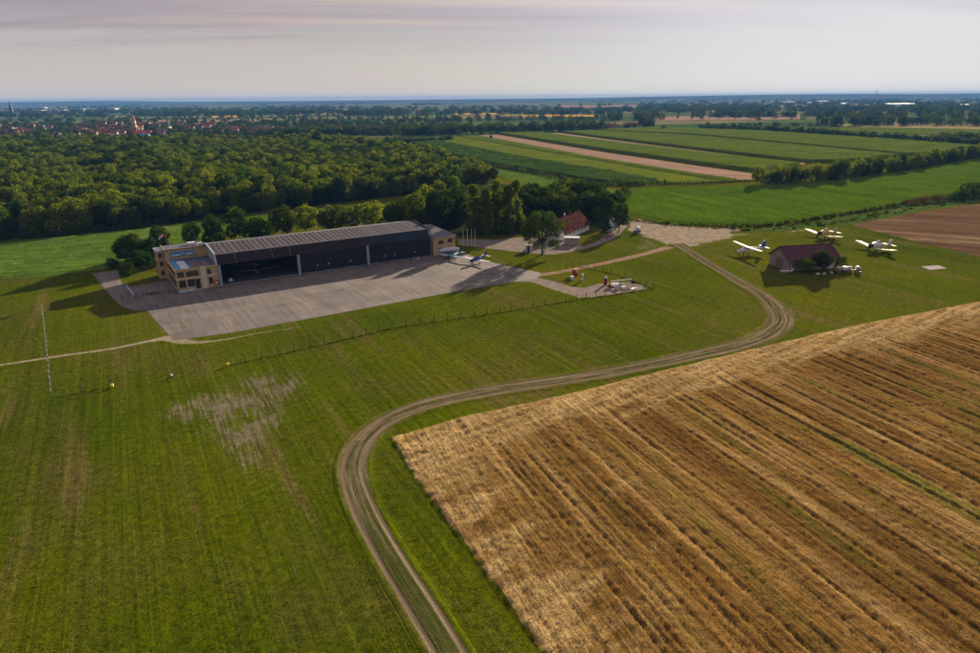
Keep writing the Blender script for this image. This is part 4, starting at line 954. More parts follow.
def hangar():
    t = thing('hangar', 'long low hangar with mauve ribbed roof, dark sliding doors and open left bay', 'hangar', (HO[0], HO[1], 0), HA)
    x0, x1 = 12.0, 84.6
    zr, zf_, zb = 10.45, 9.45, 8.1; yf, yr, yb = 1.9, 14.5, 28.6
    # structure
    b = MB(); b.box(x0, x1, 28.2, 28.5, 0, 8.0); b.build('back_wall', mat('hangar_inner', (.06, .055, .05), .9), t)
    MB().add([(x0, .9, 0), (x0, 28.2, 0), (x0, 28.2, zb - .1), (x0, yr, zr - .1), (x0, 2.2, zf_ - .1), (x0, .9, 6.9), (x0 + .3, .9, 0), (x0 + .3, 28.2, 0), (x0 + .3, 28.2, zb - .1), (x0 + .3, yr, zr - .1), (x0 + .3, 2.2, zf_ - .1), (x0 + .3, .9, 6.9)], [(0, 1, 2, 3, 4, 5), (11, 10, 9, 8, 7, 6), (0, 5, 11, 6), (5, 4, 10, 11), (4, 3, 9, 10), (3, 2, 8, 9), (2, 1, 7, 8)]).build('side_wall', CONC, t)
    MB().add([(x1 - .3, .9, 0), (x1 - .3, 28.2, 0), (x1 - .3, 28.2, zb - .1), (x1 - .3, yr, zr - .1), (x1 - .3, 2.2, zf_ - .1), (x1 - .3, .9, 6.9), (x1, .9, 0), (x1, 28.2, 0), (x1, 28.2, zb - .1), (x1, yr, zr - .1), (x1, 2.2, zf_ - .1), (x1, .9, 6.9)], [(0, 1, 2, 3, 4, 5), (11, 10, 9, 8, 7, 6), (0, 5, 11, 6), (5, 4, 10, 11), (4, 3, 9, 10), (3, 2, 8, 9), (2, 1, 7, 8)]).build('side_wall', CONC, t)
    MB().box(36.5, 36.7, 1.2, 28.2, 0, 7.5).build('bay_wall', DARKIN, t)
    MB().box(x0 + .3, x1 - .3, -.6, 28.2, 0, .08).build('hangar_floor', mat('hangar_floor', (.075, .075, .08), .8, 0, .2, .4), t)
    for xa, xb in ((12.4, 36.2), (36.8, 60.1), (60.7, 84.3)): MB().box(xa, xb, .25, .4, .082, .16).build('door_rail', LGREY, t)
    # roof sheets, one after another, with pale translucent strips between
    n = 46; p = (x1 + .3 - x0) / n; sl = (zr - zf_) / (yr - yf)
    for i in range(n):
        a = x0 + i * p; w_ = p * .76
        MB().hexa([(a, yf, zf_), (a + w_, yf, zf_), (a + w_, yr, zr), (a, yr, zr)], [(a, yf, zf_ + .1), (a + w_, yf, zf_ + .1), (a + w_, yr, zr + .1), (a, yr, zr + .1)]).build('roof_sheet', ROOFM, t)
        a2 = a + w_ + .005; w2 = p - w_ - .01; s = MB()
        s.hexa([(a2, yf - .15, zf_ - .02), (a2 + w2, yf - .15, zf_ - .02), (a2 + w2, yr - 1.2, zr - .09), (a2, yr - 1.2, zr - .09)], [(a2, yf - .15, zf_ + .16), (a2 + w2, yf - .15, zf_ + .16), (a2 + w2, yr - 1.2, zr + .08), (a2, yr - 1.2, zr + .08)])
        s.build('roof_strip', SKYL, t)
    MB().box(x0 - .05, x1 + .35, yf - .32, yf - .01, zf_ - .05, zf_ + .22).build('gutter', mat('gutter_grey', (.20, .18, .20), .8), t)
    for i in range(12):
        a = x0 + (x1 + .3 - x0) * i / 12; b_ = a + (x1 + .3 - x0) / 12 - .03
        MB().hexa([(a, yr + .005, zr), (b_, yr + .005, zr), (b_, yb, zb), (a, yb, zb)], [(a, yr + .005, zr + .11), (b_, yr + .005, zr + .11), (b_, yb, zb + .11), (a, yb, zb + .11)]).build('rear_roof_sheet', GREYR, t)
    for xe, nm in ((x0 - .35, 0), (x1 + .32, 1)):
        vm = PALEB if nm == 0 else BLUEP
        MB().hexa([(xe, .0, 6.6), (xe + .3, .0, 6.6), (xe + .3, yf, zf_ + .0), (xe, yf, zf_ + .0)], [(xe, -.18, 6.9), (xe + .3, -.18, 6.9), (xe + .3, yf - .2, zf_ + .3), (xe, yf - .2, zf_ + .3)]).hexa([(xe, yf, zf_ + .12), (xe + .3, yf, zf_ + .12), (xe + .3, yr, zr + .12), (xe, yr, zr + .12)], [(xe, yf, zf_ + .42), (xe + .3, yf, zf_ + .42), (xe + .3, yr, zr + .42), (xe, yr, zr + .42)]).hexa([(xe, yr, zr + .12), (xe + .3, yr, zr + .12), (xe + .3, yb, zb + .12), (xe, yb, zb + .12)], [(xe, yr, zr + .42), (xe + .3, yr, zr + .42), (xe + .3, yb, zb + .36), (xe, yb, zb + .36)]).build('verge_trim', vm, t)
    # sloping fascia panels
    n = 13; p = (x1 - x0) / n
    for i in range(n):
        a = x0 + i * p + .02; b_ = a + p - .05; m = BROWNP if i < 8.6 else BLUEP
        MB().hexa([(a, .0, 6.55), (b_, .0, 6.55), (b_, yf - .33, zf_ - .02), (a, yf - .33, zf_ - .02)], [(a, .16, 6.55), (b_, .16, 6.55), (b_, yf - .17, zf_ - .02), (a, yf - .17, zf_ - .02)]).build('fascia_panel', m, t)
        if i in (1, 3, 4): MB().hexa([(a - .06, -.05, 6.6), (a + .02, -.05, 6.6), (a + .02, yf - .42, zf_ - .1), (a - .06, yf - .42, zf_ - .1)], [(a - .06, .02, 6.6), (a + .02, .02, 6.6), (a + .02, yf - .35, zf_ - .1), (a - .06, yf - .35, zf_ - .1)]).build('fascia_joint', GREYM, t)
    for x in (12.3, 36.6, 60.4): MB().box(x - .38, x + .38, -.55, .18, 0, 6.6).build('pillar', mat('pillar_blue_grey', (.27, .34, .42), .7), t)
    MB().box(84.45, 85.1, -.3, 1.2, 0, 6.6).build('pillar', GREYR, t)
    # sliding doors of the closed bays
    for xa, xb in ((37.05, 59.95), (60.85, 84.2)):
        for k in range(6):
            a = xa + (xb - xa) * k / 6 + .02; b_ = xa + (xb - xa) * (k + 1) / 6 - .02; yo = .22 if k % 2 else .42
            d = MB().box(a, b_, yo, yo + .12, .17, 6.55).build('sliding_door', NAVY, t)
            r_ = MB()
            for q in range(1, 6): xx = a + (b_ - a) * q / 6; r_.box(xx - .04, xx + .04, yo - .06, yo - .003, .25, 6.4)
            r_.build('door_rib', mat('navy_rib', (.022, .026, .05), .5), d)
            if k in (1, 2, 4): MB().box(a + 1.7, a + 2.05, yo - .08, yo - .062, 2.0, 2.5).build('door_notice', LGREY, d)
    # trusses inside the open bay
    for x in (18, 24, 30):
        b = MB(); b.tube((x, 1, 7.0), (x, 28, 7.0), .08, n=5); b.tube((x, 1, 9.0), (x, 14.5, 10.1), .08, n=5)
        for k in range(8): b.tube((x, 1.5 + k * 3.2, 7.0), (x, 3.1 + k * 3.2, 8.9), .05, n=4)
        b.build('roof_truss', CREAM, t)
hangar()

def end_house():
    t = thing('end_house', 'two storey tan brick house with grey hipped roof at the hangar right end', 'house', (HO[0], HO[1], 0), HA)
    x0, x1, y0, y1 = 85.45, 94.6, -.4, 17
    MB().box(x0, x1, y0, y1, 0, 6.35).build('wall', BR, t)
    e = .35; A = (x0 - .02, y0 - e, 6.35); B = (x1 + e, y0 - e, 6.35); C = (x1 + e, y1 + e, 6.35); D = (x0 - .02, y1 + e, 6.35); ym = (y0 + y1) / 2 + 3; r0 = (x0 - .02, ym, 9.0); r1 = (x1 - 4.2, ym, 9.0)
    n = 8                                                       # front slope as separate sheets
    for i in range(n):
        f0, f1 = i / n, (i + 1) / n - .012; px = lambda f, top: (r0[0] + (r1[0] - r0[0]) * f if top else A[0] + (B[0] - A[0]) * f)
        bot = [(px(f0, 0), A[1], 6.36), (px(f1, 0), A[1], 6.36), (px(f1, 1), ym, 9.01), (px(f0, 1), ym, 9.01)]
        MB().hexa(bot, [(a, b_, c_ + .09) for a, b_, c_ in bot]).build('roof_sheet', GREYR, t)
    MB().add([B, C, r1, D, r0, (x0 - .02, y1 + e, 6.34)], [(0, 1, 2), (1, 3, 4, 2)]).build('roof', GREYR, t)
    b = MB(); b.tube((B[0], B[1], 6.45), (r1[0], r1[1], 9.12), .07, n=6); b.tube(r0[:2] + (9.12,), r1[:2] + (9.12,), .07, n=6); b.tube((A[0], A[1], 6.42), (B[0], B[1], 6.42), .07, n=6); b.build('roof_trim', LGREY, t)
    for a, z0, z1, gl in ((87.6, 3.9, 5.2, DKGL), (91.4, 4.1, 5.5, DKGL), (87.6, .9, 2.6, DKGL), (91.4, 1.0, 2.6, DKGL)): win(t, a, a + 1.9, z0, z1, y0, 'y', -1, 1, FRAME, gl)
    for yy in (3, 9): win(t, yy, yy + 1.6, 3.9, 5.3, x1, 'x', 1, 1)
end_house()

# windsock on the office block
def windsock():
    x, y = wld(1.2, 21.5)
    t = thing('windsock', 'red and white windsock drooping from a pole on the roof of the office block', 'windsock', (x, y, 9.42))
    MB().tube((0, 0, 0), (0, 0, 4.2), .06, .04).build('pole', GREYM, t)
    pts = [(0, 0, 4.0), (-.6, .1, 4.05), (-1.2, .15, 3.75), (-1.8, .2, 3.3), (-2.3, .22, 2.7)]; rs = [.42, .40, .36, .30, .22]
    for k in range(4): MB().tube(pts[k], pts[k + 1], rs[k], rs[k + 1], 10, caps=False).build('sock_band', (RED, WHITE, mat('sock_pink', (.6, .35, .35)), WHITE)[k], t)
windsock()

def flagpoles():
    for i, (u, v) in enumerate([(463.4, 245.8), (467.6, 245.8), (471.6, 246.2), (475.2, 246.4)]):
        t = thing('flagpole', ['white flagpole nearest the tan brick end house', 'second white flagpole from the tan brick house, on the grass by the road', 'third white flagpole from the tan brick house, on the grass by the road', 'white flagpole farthest from the tan brick end house'][i], 'flagpole', G(u, v) + (0,), 0, 'four white flagpoles')
        MB().box(-.25, .25, -.25, .25, 0, .25).build('base', WHITE, t); MB().tube((0, 0, .25), (0, 0, 6.6), .11, .07).build('pole', WHITE, t); MB().tube((0, 0, 6.6), (0, 0, 6.75), .11, .03).build('finial', WHITE, t)
flagpoles()

# ------------------------------------------------------------------ red roofed house, barn
def gable_roof(t, L, Wd, eave, ridge, over, m, nm, nx, thick=.12, tm=None):
    for side in (0, 1):
        for i in range(nx):
            a = -over + (L + 2 * over) * i / nx; b_ = -over + (L + 2 * over) * (i + 1) / nx - .03
            dz = (ridge - eave) / (Wd / 2) * over
            ye, yr = (-over, Wd / 2) if side == 0 else (Wd + over, Wd / 2)
            bot = [(a, ye, eave - dz + (.03 if i % 2 else 0)), (b_, ye, eave - dz + (.03 if i % 2 else 0)), (b_, yr, ridge + (.03 if i % 2 else 0)), (a, yr, ridge + (.03 if i % 2 else 0))]
            if side: bot = bot[::-1]
            MB().hexa(bot, [(p[0], p[1], p[2] + thick) for p in bot]).build(nm, m, t)
    MB().tube((-over, Wd / 2, ridge + thick), (L + over, Wd / 2, ridge + thick), .16, n=6).build('ridge_cap', tm or m, t)
def gable_walls(t, L, Wd, eave, ridge, m, name='wall'):
    MB().add([(0, 0, 0), (L, 0, 0), (L, Wd, 0), (0, Wd, 0), (0, 0, eave), (L, 0, eave), (L, Wd, eave), (0, Wd, eave), (0, Wd / 2, ridge), (L, Wd / 2, ridge)],
             [(0, 1, 5, 4), (1, 2, 6, 9, 5), (2, 3, 7, 6), (3, 0, 4, 8, 7), (0, 3, 2, 1)]).build(name, m, t)
a_, b_ = G(564.3, 240.6), G(589, 229.8); ang = math.atan2(b_[1] - a_[1], b_[0] - a_[0]); Lh = math.hypot(b_[0] - a_[0], b_[1] - a_[1])
print('house len', Lh, math.degrees(ang))
def red_house():
    t = thing('white_house', 'white walled house with steep red tiled roof beside the trees', 'house', a_ + (0,), ang)
    gable_walls(t, Lh, 9.5, 3.1, 7.6, WHW)
    # tile courses: strips running along the slope, proud of each other
    for side in (0, 1):
        for c in range(9):
            f0, f1 = c / 9, (c + 1) / 9; over = .7; ye = -over if side == 0 else 9.5 + over; yr = 4.75; z0 = 3.1 - .95 * over
            y_0 = ye + (yr - ye) * f0; y_1 = ye + (yr - ye) * f1; z_0 = z0 + (7.6 - z0) * f0; z_1 = z0 + (7.6 - z0) * f1; nn = 12
            for i in range(nn):
                xa = -.6 + (Lh + 1.2) * i / nn; xb = -.6 + (Lh + 1.2) * (i + 1) / nn - .04; j = RNG.uniform(-.02, .03)
                bot = [(xa, y_0, z_0 + j), (xb, y_0, z_0 + j), (xb, y_1, z_1 + j - .03), (xa, y_1, z_1 + j - .03)]
                if side: bot = bot[::-1]
                MB().hexa(bot, [(p[0], p[1], p[2] + .12) for p in bot]).build('roof_tile_course', TILE, t)
    MB().tube((-.6, 4.75, 7.7), (Lh + .6, 4.75, 7.7), .15, n=6).build('ridge_cap', TILE, t)
    for x in (2.5, Lh * .45): MB().box(x, x + .6, 5.2, 5.8, 6.8, 8.7).build('chimney', PLAST, t)
    for i in range(6): win(t, 1.2 + i * (Lh - 2) / 6, 2.1 + i * (Lh - 2) / 6, 1.2, 2.5, 0, 'y', -1, 0, WHITE)
    win(t, 3.2, 4.3, 1.1, 2.4, 0, 'x', -1, 0, WHITE)
red_house()
def container():
    c1 = G(564.3, 245.0); c2 = G(579.2, 245.2); an = math.atan2(c2[1] - c1[1], c2[0] - c1[0]); L = math.hypot(c2[0] - c1[0], c2[1] - c1[1])
    t = thing('storage_container', 'beige site container with pale flat roof in front of the white house', 'container', c1 + (0,), an)
    MB().box(0, L, 0, 2.9, .1, 2.7).build('body', mat('beige_sheet', (.36, .32, .27), .7), t); MB().box(-.1, L + .1, -.1, 3.0, 2.7, 2.85).build('roof', LGREY, t)
    for i in range(7): MB().box(.4 + i * L / 7.3, .55 + i * L / 7.3, -.05, -.003, .15, 2.65).build('rib', mat('beige_sheet', (.36, .32, .27)), t)
    MB().box(L + .003, L + .06, .8, 1.8, .1, 2.3).build('door', WHITE, t)
container()
def shed(u0, v0, L, Wd, h, label, rz, m=WHW):
    t = thing('small_shed', label, 'shed', G(u0, v0) + (0,), rz); gable_walls(t, L, Wd, h, h + .8, m); gable_roof(t, L, Wd, h, h + .8, .15, LGREY, 'roof_sheet', 3, .06)
    MB().box(.6, 1.5, -.05, -.003, 0, 1.9).build('door', GREYM, t)
shed(613.2, 227.8, 3.0, 3.0, 3.0, 'small blue white shed under the round tree at the yard entrance', R(25), mat('blue_white', (.45, .58, .72), .6))
def small_cabin():
    t = thing('kiosk', 'low white kiosk half hidden behind the branches of the lone tree', 'kiosk', G(526, 252.0) + (0,), R(5))
    MB().box(0, 2.6, 0, 2.4, 0, 2.3).build('body', LGREY, t); MB().box(-.15, 2.75, -.15, 2.55, 2.3, 2.42).build('roof', GREYM, t); MB().box(.5, 1.3, -.05, -.003, 0, 2).build('door', STEEL, t)
small_cabin()

def barn():
    o = G(787, 271.2); r = G(838, 267.8); an = math.atan2(r[1] - o[1], r[0] - o[0]); L = math.hypot(r[0] - o[0], r[1] - o[1]) - .5
    t = thing('barn', 'barn with dark maroon sheet roof and pale plastered gable on the grass among the planes', 'barn', o + (0,), R(11))
    print('barn L', L, math.degrees(an))
    gable_walls(t, L, 10.0, 3.7, 7.0, BARNW); gable_roof(t, L, 10.0, 3.7, 7.0, .7, TILEB, 'roof_sheet', 16)
    MB().box(-.06, -.003, 2.6, 6.4, 0, 3.4).build('gate', mat('gate_wood', (.20, .14, .11), .85), t)
    for i in range(4): MB().box(-.1, -.062, 2.7 + i * .95, 2.76 + i * .95, .05, 3.35).build('gate_batten', FRAME, t)
    for x in (1.5, 15.5): win(t, x, x + 1.6, 1.2, 2.4, 0, 'y', -1, 1, WHITE)
    MB().box(L - 4.2, L - 1.5, -.08, -.003, 0, 2.6).build('door', LGREY, t)
barn()

# ------------------------------------------------------------------ aeroplanes
def wing_mesh(b, y0, y1, c0, c1, x0, x1, z0, z1, th=.14):
    """wing half from y0 (root chord c0, leading edge x0) to y1"""
    def prof(x, y, z, c): return [(x, y, z), (x - .25 * c, y, z + th * c * .62), (x - .62 * c, y, z + th * c * .42), (x - c, y, z), (x - .6 * c, y, z - th * c * .16), (x - .2 * c, y, z - th * c * .3)]
    A = prof(x0, y0, z0, c0); B = prof(x1, y1, z1, c1); n = 6
    fs = [(i, (i + 1) % n, n + (i + 1) % n, n + i) for i in range(n)] + [tuple(range(n)), tuple(range(n, 2 * n))]
    b.add(A + B, fs)
def wheel(parent, x, y, z, r, wd=.16):
    w_ = MB().tube((x, y - wd / 2, z), (x, y + wd / 2, z), r, r, 14).build('wheel', TYRE, parent)
    MB().tube((x, y - wd / 2 - .01, z), (x, y + wd / 2 + .01, z), r * .45, r * .45, 10).build('rim', LGREY, w_)
def propeller(parent, x, z, r, n, m=STEEL):
    h = MB().loft([(x, z, .17, .17), (x + .2, z, .14, .14), (x + .38, z, .02, .02)], 10).build('spinner', m, parent, True)
    b = MB()
    for i in range(n):
        a = 2 * math.pi * i / n + .5; c, s = math.cos(a), math.sin(a)
        b.hexa([(x + .07, c * .1 - s * .07, z + s * .1 + c * .07), (x + .07, c * .1 + s * .07, z + s * .1 - c * .07), (x + .07, c * r + s * .07, z + s * r - c * .07), (x + .07, c * r - s * .07, z + s * r + c * .07)],
               [(x + .12, c * .1 - s * .07, z + s * .1 + c * .07), (x + .12, c * .1 + s * .07, z + s * .1 - c * .07), (x + .12, c * r + s * .07, z + s * r - c * .07), (x + .12, c * r - s * .07, z + s * r + c * .07)])
    b.build('propeller', m, parent)
def tailfin(b, x0, x1, z0, h, th=.09, sweep=.5):
    b.hexa([(x0, -th, z0), (x1, -th * .4, z0), (x1, th * .4, z0), (x0, th, z0)], [(x0 - sweep - .2, -th * .4, z0 + h), (x1 - .1, -th * .3, z0 + h), (x1 - .1, th * .3, z0 + h), (x0 - sweep - .2, th * .4, z0 + h)])

def place_dir(u0, v0, u1, v1, z=0):
    """origin and heading from tail (u1, v1) to nose (u0, v0)"""
    a, b = G(u0, v0, z), G(u1, v1, z); return math.atan2(a[1] - b[1], a[0] - b[0]), math.hypot(a[0] - b[0], a[1] - b[1])

def dromader(loc, rz, label, body, wingm, nose, fin):
    """big low wing crop duster on a tail wheel"""
    t = thing('crop_duster', label, 'aeroplane', loc, rz)
    MB().loft([(1.0, 2.05, .62, .85), (0, 2.2, .66, 1.0), (-1.6, 2.25, .62, 1.05), (-3.4, 1.85, .50, .75), (-5.6, 1.6, .30, .42), (-7.3, 1.5, .08, .22)], 14, .85).build('fuselage', body, t, True)
    MB().loft([(2.35, 2.0, .45, .45), (2.2, 2.0, .66, .66), (1.6, 2.0, .70, .74), (1.0, 2.05, .62, .80)], 14).build('engine_cowling', nose, t, True)
    cn = MB().loft([(-.55, 2.95, .20, .15), (-.9, 3.1, .42, .48), (-1.9, 3.15, .42, .52), (-2.6, 2.85, .30, .30), (-3.1, 2.45, .1, .12)], 10).build('canopy', mat('canopy_glass', (.16, .26, .34), .15, 0, .1, 1, .8), t, True)
    MB().loft([(.9, 1.72, .66, .12), (-1.6, 1.85, .66, .12), (-3.4, 1.62, .52, .10), (-6.0, 1.52, .27, .07)], 12).build('fuselage_stripe', nose, t, True)
    b = MB(); b.box(-1.45, -1.37, -.44, .44, 2.7, 3.70); b.build('canopy_frame', WHITE, cn)
    b = MB()
    for s in (1, -1): wing_mesh(b, s * .4, s * 3.2, 2.35, 2.35, .75, .75, 1.15, 1.15)
    b.build('centre_wing', body, t)
    for s in (1, -1):
        b = MB(); wing_mesh(b, s * 3.22, s * 8.85, 2.33, 2.1, .75, .65, 1.16, 1.95); w_ = b.build('wing', wingm, t)
        b = MB(); wing_mesh(b, s * 4.2, s * 8.3, .5, .5, -1.47, -1.45, 1.32, 1.86, .1); b.build('aileron', LGREY, w_)
    b = MB()
    for s in (1, -1): wing_mesh(b, s * .1, s * 2.8, 1.35, 1.1, -6.0, -6.2, 1.85, 1.85, .1)
    b.build('tailplane', wingm, t)
    b = MB(); tailfin(b, -5.7, -7.7, 1.75, 1.85); b.build('fin', fin, t)
    for s in (1, -1):
        MB().tube((.25, s * 1.5, 1.15), (.55, s * 1.75, .45), .09, .07).build('gear_leg', GREYM, t); wheel(t, .55, s * 1.85, .42, .42, .26)
    wheel(t, -6.9, 0, .24, .22, .14); MB().tube((-6.6, 0, 1.35), (-6.9, 0, .3), .06).build('tail_gear_leg', GREYM, t)
    propeller(t, 2.35, 2.0, 1.55, 4, BLACK); return t
def mid(u0, v0, u1, v1, z): a = G(u0, v0, z); b = G(u1, v1, z); return ((a[0] + b[0]) / 2, (a[1] + b[1]) / 2)
hd, hl = place_dir(806, 237, 840, 231, 1.5); print('duster', math.degrees(hd), hl, mid(804, 229.2, 842, 237.4, 1.7))
m_ = mid(804.2, 229.2, 842, 237.4, 1.9); sp = (G(804.2, 229.2, 1.9), G(842, 237.4, 1.9)); wang = math.atan2(sp[0][1] - sp[1][1], sp[0][0] - sp[1][0]); print('wing', math.degrees(wang), math.dist(*sp))
HDG = wang + math.pi / 2
dromader(m_ + (0,), HDG, 'yellow and dark nosed low wing crop duster parked left, nearest the leafy crop field', YELW, YELW, BLACK, mat('dusty_pink', (.5, .35, .3)))
m_ = mid(855.3, 240.8, 894.7, 250.8, 1.9); sp = (G(855.3, 240.8, 1.9), G(894.7, 250.8, 1.9)); wang = math.atan2(sp[0][1] - sp[1][1], sp[0][0] - sp[1][0]); print('wing2', math.degrees(wang), math.dist(*sp))
dromader(m_ + (0,), wang + math.pi / 2, 'cream and white low wing crop duster parked right, next to the ploughed field', mat('cream_white', (.70, .66, .58), .4), YELW, mat('dark_purple', (.05, .02, .05)), LGREY)

def highwing(loc, rz, label, body, wingm, tailm, span=15.6):
    t = thing('aeroplane', label, 'aeroplane', loc, rz)
    MB().loft([(4.6, 1.35, .12, .12), (4.2, 1.4, .36, .36), (3.1, 1.5, .52, .52), (2.2, 1.7, .66, .72), (.8, 1.8, .72, .88), (-1.6, 1.8, .70, .84), (-3.4, 1.95, .45, .55), (-6.2, 2.2, .16, .25)], 14, .85).build('fuselage', body, t, True)
    MB().loft([(2.3, 2.25, .45, .12), (1.6, 2.4, .6, .28), (.9, 2.5, .62, .25)], 10).build('windscreen', DKGL, t, True)
    for s in (1, -1):
        for k in range(4): MB().box(.4 - k * .75, .85 - k * .75, *sorted((s * .70, s * .74)), 1.95, 2.35).build('cabin_window', DKGL, t)
        b = MB(); wing_mesh(b, s * .0, s * span / 2, 1.9, 1.25, 1.35, 1.15, 2.72, 3.05, .12); b.build('wing', wingm, t)
        MB().tube((.6, s * .65, 1.1), (.6, s * 3.4, 2.75), .06).build('wing_strut', wingm, t)
        MB().tube((.6, s * .55, 1.0), (.5, s * 1.5, .4), .09, .06).build('gear_leg', GREYM, t); wheel(t, .5, s * 1.6, .33, .33, .2)
    MB().tube((3.3, 0, 1.1), (3.4, 0, .35), .06).build('nose_gear_leg', GREYM, t); wheel(t, 3.4, 0, .28, .28, .18)
    b = MB()
    for s in (1, -1): wing_mesh(b, 0, s * 2.9, 1.25, .9, -5.6, -5.9, 2.45, 2.5, .1)
    b.build('tailplane', wingm, t)
    b = MB(); tailfin(b, -4.7, -6.9, 2.2, 2.7, .09, 1.3); f = b.build('fin', tailm, t); MB().hexa([(-5.6, -.11, 4.35), (-6.6, -.11, 4.35), (-6.6, .11, 4.35), (-5.6, .11, 4.35)], [(-5.8, -.1, 4.7), (-6.7, -.1, 4.7), (-6.7, .1, 4.7), (-5.8, .1, 4.7)]).build('fin_tip', WHITE, f)
    propeller(t, 4.55, 1.35, 1.3, 3); return t
sp = (G(735.1, 241.6, 2.9), G(762.7, 251.6, 2.9)); wang = math.atan2(sp[0][1] - sp[1][1], sp[0][0] - sp[1][0]); print('hw', math.degrees(wang), math.dist(*sp)); m_ = ((sp[0][0] + sp[1][0]) / 2, (sp[0][1] + sp[1][1]) / 2)
highwing(m_ + (0,), wang + math.pi / 2, 'white high wing aeroplane with dark blue tail parked left of the barn', WHITE, WHITE, ROYAL, math.dist(*sp))

def lowlight(loc, rz, label, body, wingm, nosem, tailm, span=9.6, k=1.0):
    t = thing('light_aeroplane', label, 'aeroplane', loc, rz)
    MB().loft([(2.6, 1.25, .30, .30), (2.3, 1.25, .42, .42), (1.3, 1.3, .50, .48), (.3, 1.35, .52, .52), (-1.0, 1.35, .48, .50), (-2.6, 1.4, .28, .34), (-4.6, 1.5, .08, .16)], 12, .9).build('fuselage', body, t, True)
    MB().loft([(2.75, 1.25, .2, .2), (2.6, 1.25, .40, .40), (2.0, 1.27, .47, .47)], 12).build('engine_cowling', nosem, t, True)
    MB().loft([(.9, 1.75, .30, .06), (.4, 1.9, .42, .28), (-.8, 1.9, .42, .32), (-1.7, 1.7, .2, .12)], 10).build('canopy', DKGL, t, True)
    for s in (1, -1):
        b = MB(); wing_mesh(b, s * .3, s * span / 2, 1.75, 1.15, .8, .55, .95, 1.25, .13); b.build('wing', wingm, t)
        MB().tube((.3, s * 1.3, .9), (.35, s * 1.35, .3), .06).build('gear_leg', GREYM, t); wheel(t, .35, s * 1.4, .26, .26, .15)
    MB().tube((2.1, 0, .9), (2.15, 0, .3), .05).build('nose_gear_leg', GREYM, t); wheel(t, 2.15, 0, .24, .24, .14)
    b = MB()
    for s in (1, -1): wing_mesh(b, 0, s * 1.7, .9, .65, -3.9, -4.1, 1.6, 1.6, .1)
    b.build('tailplane', wingm, t)
    b = MB(); tailfin(b, -3.5, -4.9, 1.55, 1.45, .07, .7); b.build('fin', tailm, t)
    propeller(t, 2.75, 1.25, .95, 2); t.scale = (k, k, k); return t
hd, hl = place_dir(468, 263, 490, 256.5, 1.4); print('blue', math.degrees(hd), hl)
lowlight(G(476.5, 263.5) + (.03,), hd, 'royal blue low wing light aeroplane with white wings at the right edge of the apron', ROYAL, WHITE, mat('navy_nose', (.02, .04, .12)), ROYAL, 9.8, 1.15)
lowlight(G(452.5, 259.5) + (.03,), hd + .1, 'teal light aeroplane with black nose in front of the white glider trailer', CYAN, mat('pale_teal', (.36, .50, .50)), BLACK, BLACK, 10.2, 1.1)

def glider_trailer():
    a = G(437, 254.6); b = G(459, 252.6); an = math.atan2(b[1] - a[1], b[0] - a[0])
    t = thing('glider_trailer', 'long white glider trailer with blue ends under the windows of the end house', 'trailer', a + (.03,), an)
    MB().loft([(0, 1.35, .5, .55), (.5, 1.45, .85, .85), (6.5, 1.5, .85, .9), (8.6, 1.3, .45, .5), (9.2, 1.1, .12, .15)], 14, .7).build('body', WHITE, t, True)
    MB().box(.45, 8.0, -.80, .80, .62, .95).build('chassis', ROYAL, t); b = MB(); b.tube((9.1, 0, .8), (10.4, 0, .6), .06); b.build('drawbar', GREYM, t)
    for s in (1, -1): wheel(t, 4.4, s * .9, .36, .33, .2)
glider_trailer()

# gliders inside the open bay
def glider(x, y, rz, label, m, zz=0.08):
    px, py = wld(x, y); t = thing('glider', label, 'glider', (px, py, zz), HA + rz)
    MB().loft([(2.9, 1.0, .05, .05), (2.4, 1.02, .26, .28), (1.0, 1.1, .34, .45), (-.8, 1.1, .25, .35), (-2.4, 1.15, .12, .15), (-4.6, 1.2, .06, .1)], 12).build('fuselage', m, t, True)
    MB().loft([(2.0, 1.3, .1, .05), (1.2, 1.45, .27, .2), (.2, 1.45, .2, .14)], 10).build('canopy', DKGL, t, True)
    for s in (1, -1): b = MB(); wing_mesh(b, s * .2, s * 7.4, 1.1, .5, .5, .25, 1.45, 1.9, .13); b.build('wing', m, t)
    b = MB(); tailfin(b, -3.9, -4.9, 1.2, 1.2, .05, .2); b.build('fin', m, t); b = MB()
    for s in (1, -1): wing_mesh(b, 0, s * 1.4, .6, .4, -4.1, -4.2, 2.35, 2.35, .1)
    b.build('tailplane', m, t); wheel(t, .2, 0, .3, .28, .14); MB().box(.0, .4, -.05, .05, .35, .8).build('wheel_strut', GREYM, t)
glider(25, 8, R(-92), 'cream glider with long wings standing just inside the open hangar bay', CREAM)
glider(27, 18, R(-84), 'cream glider standing deeper in the open hangar bay, partly behind the first', YELW)

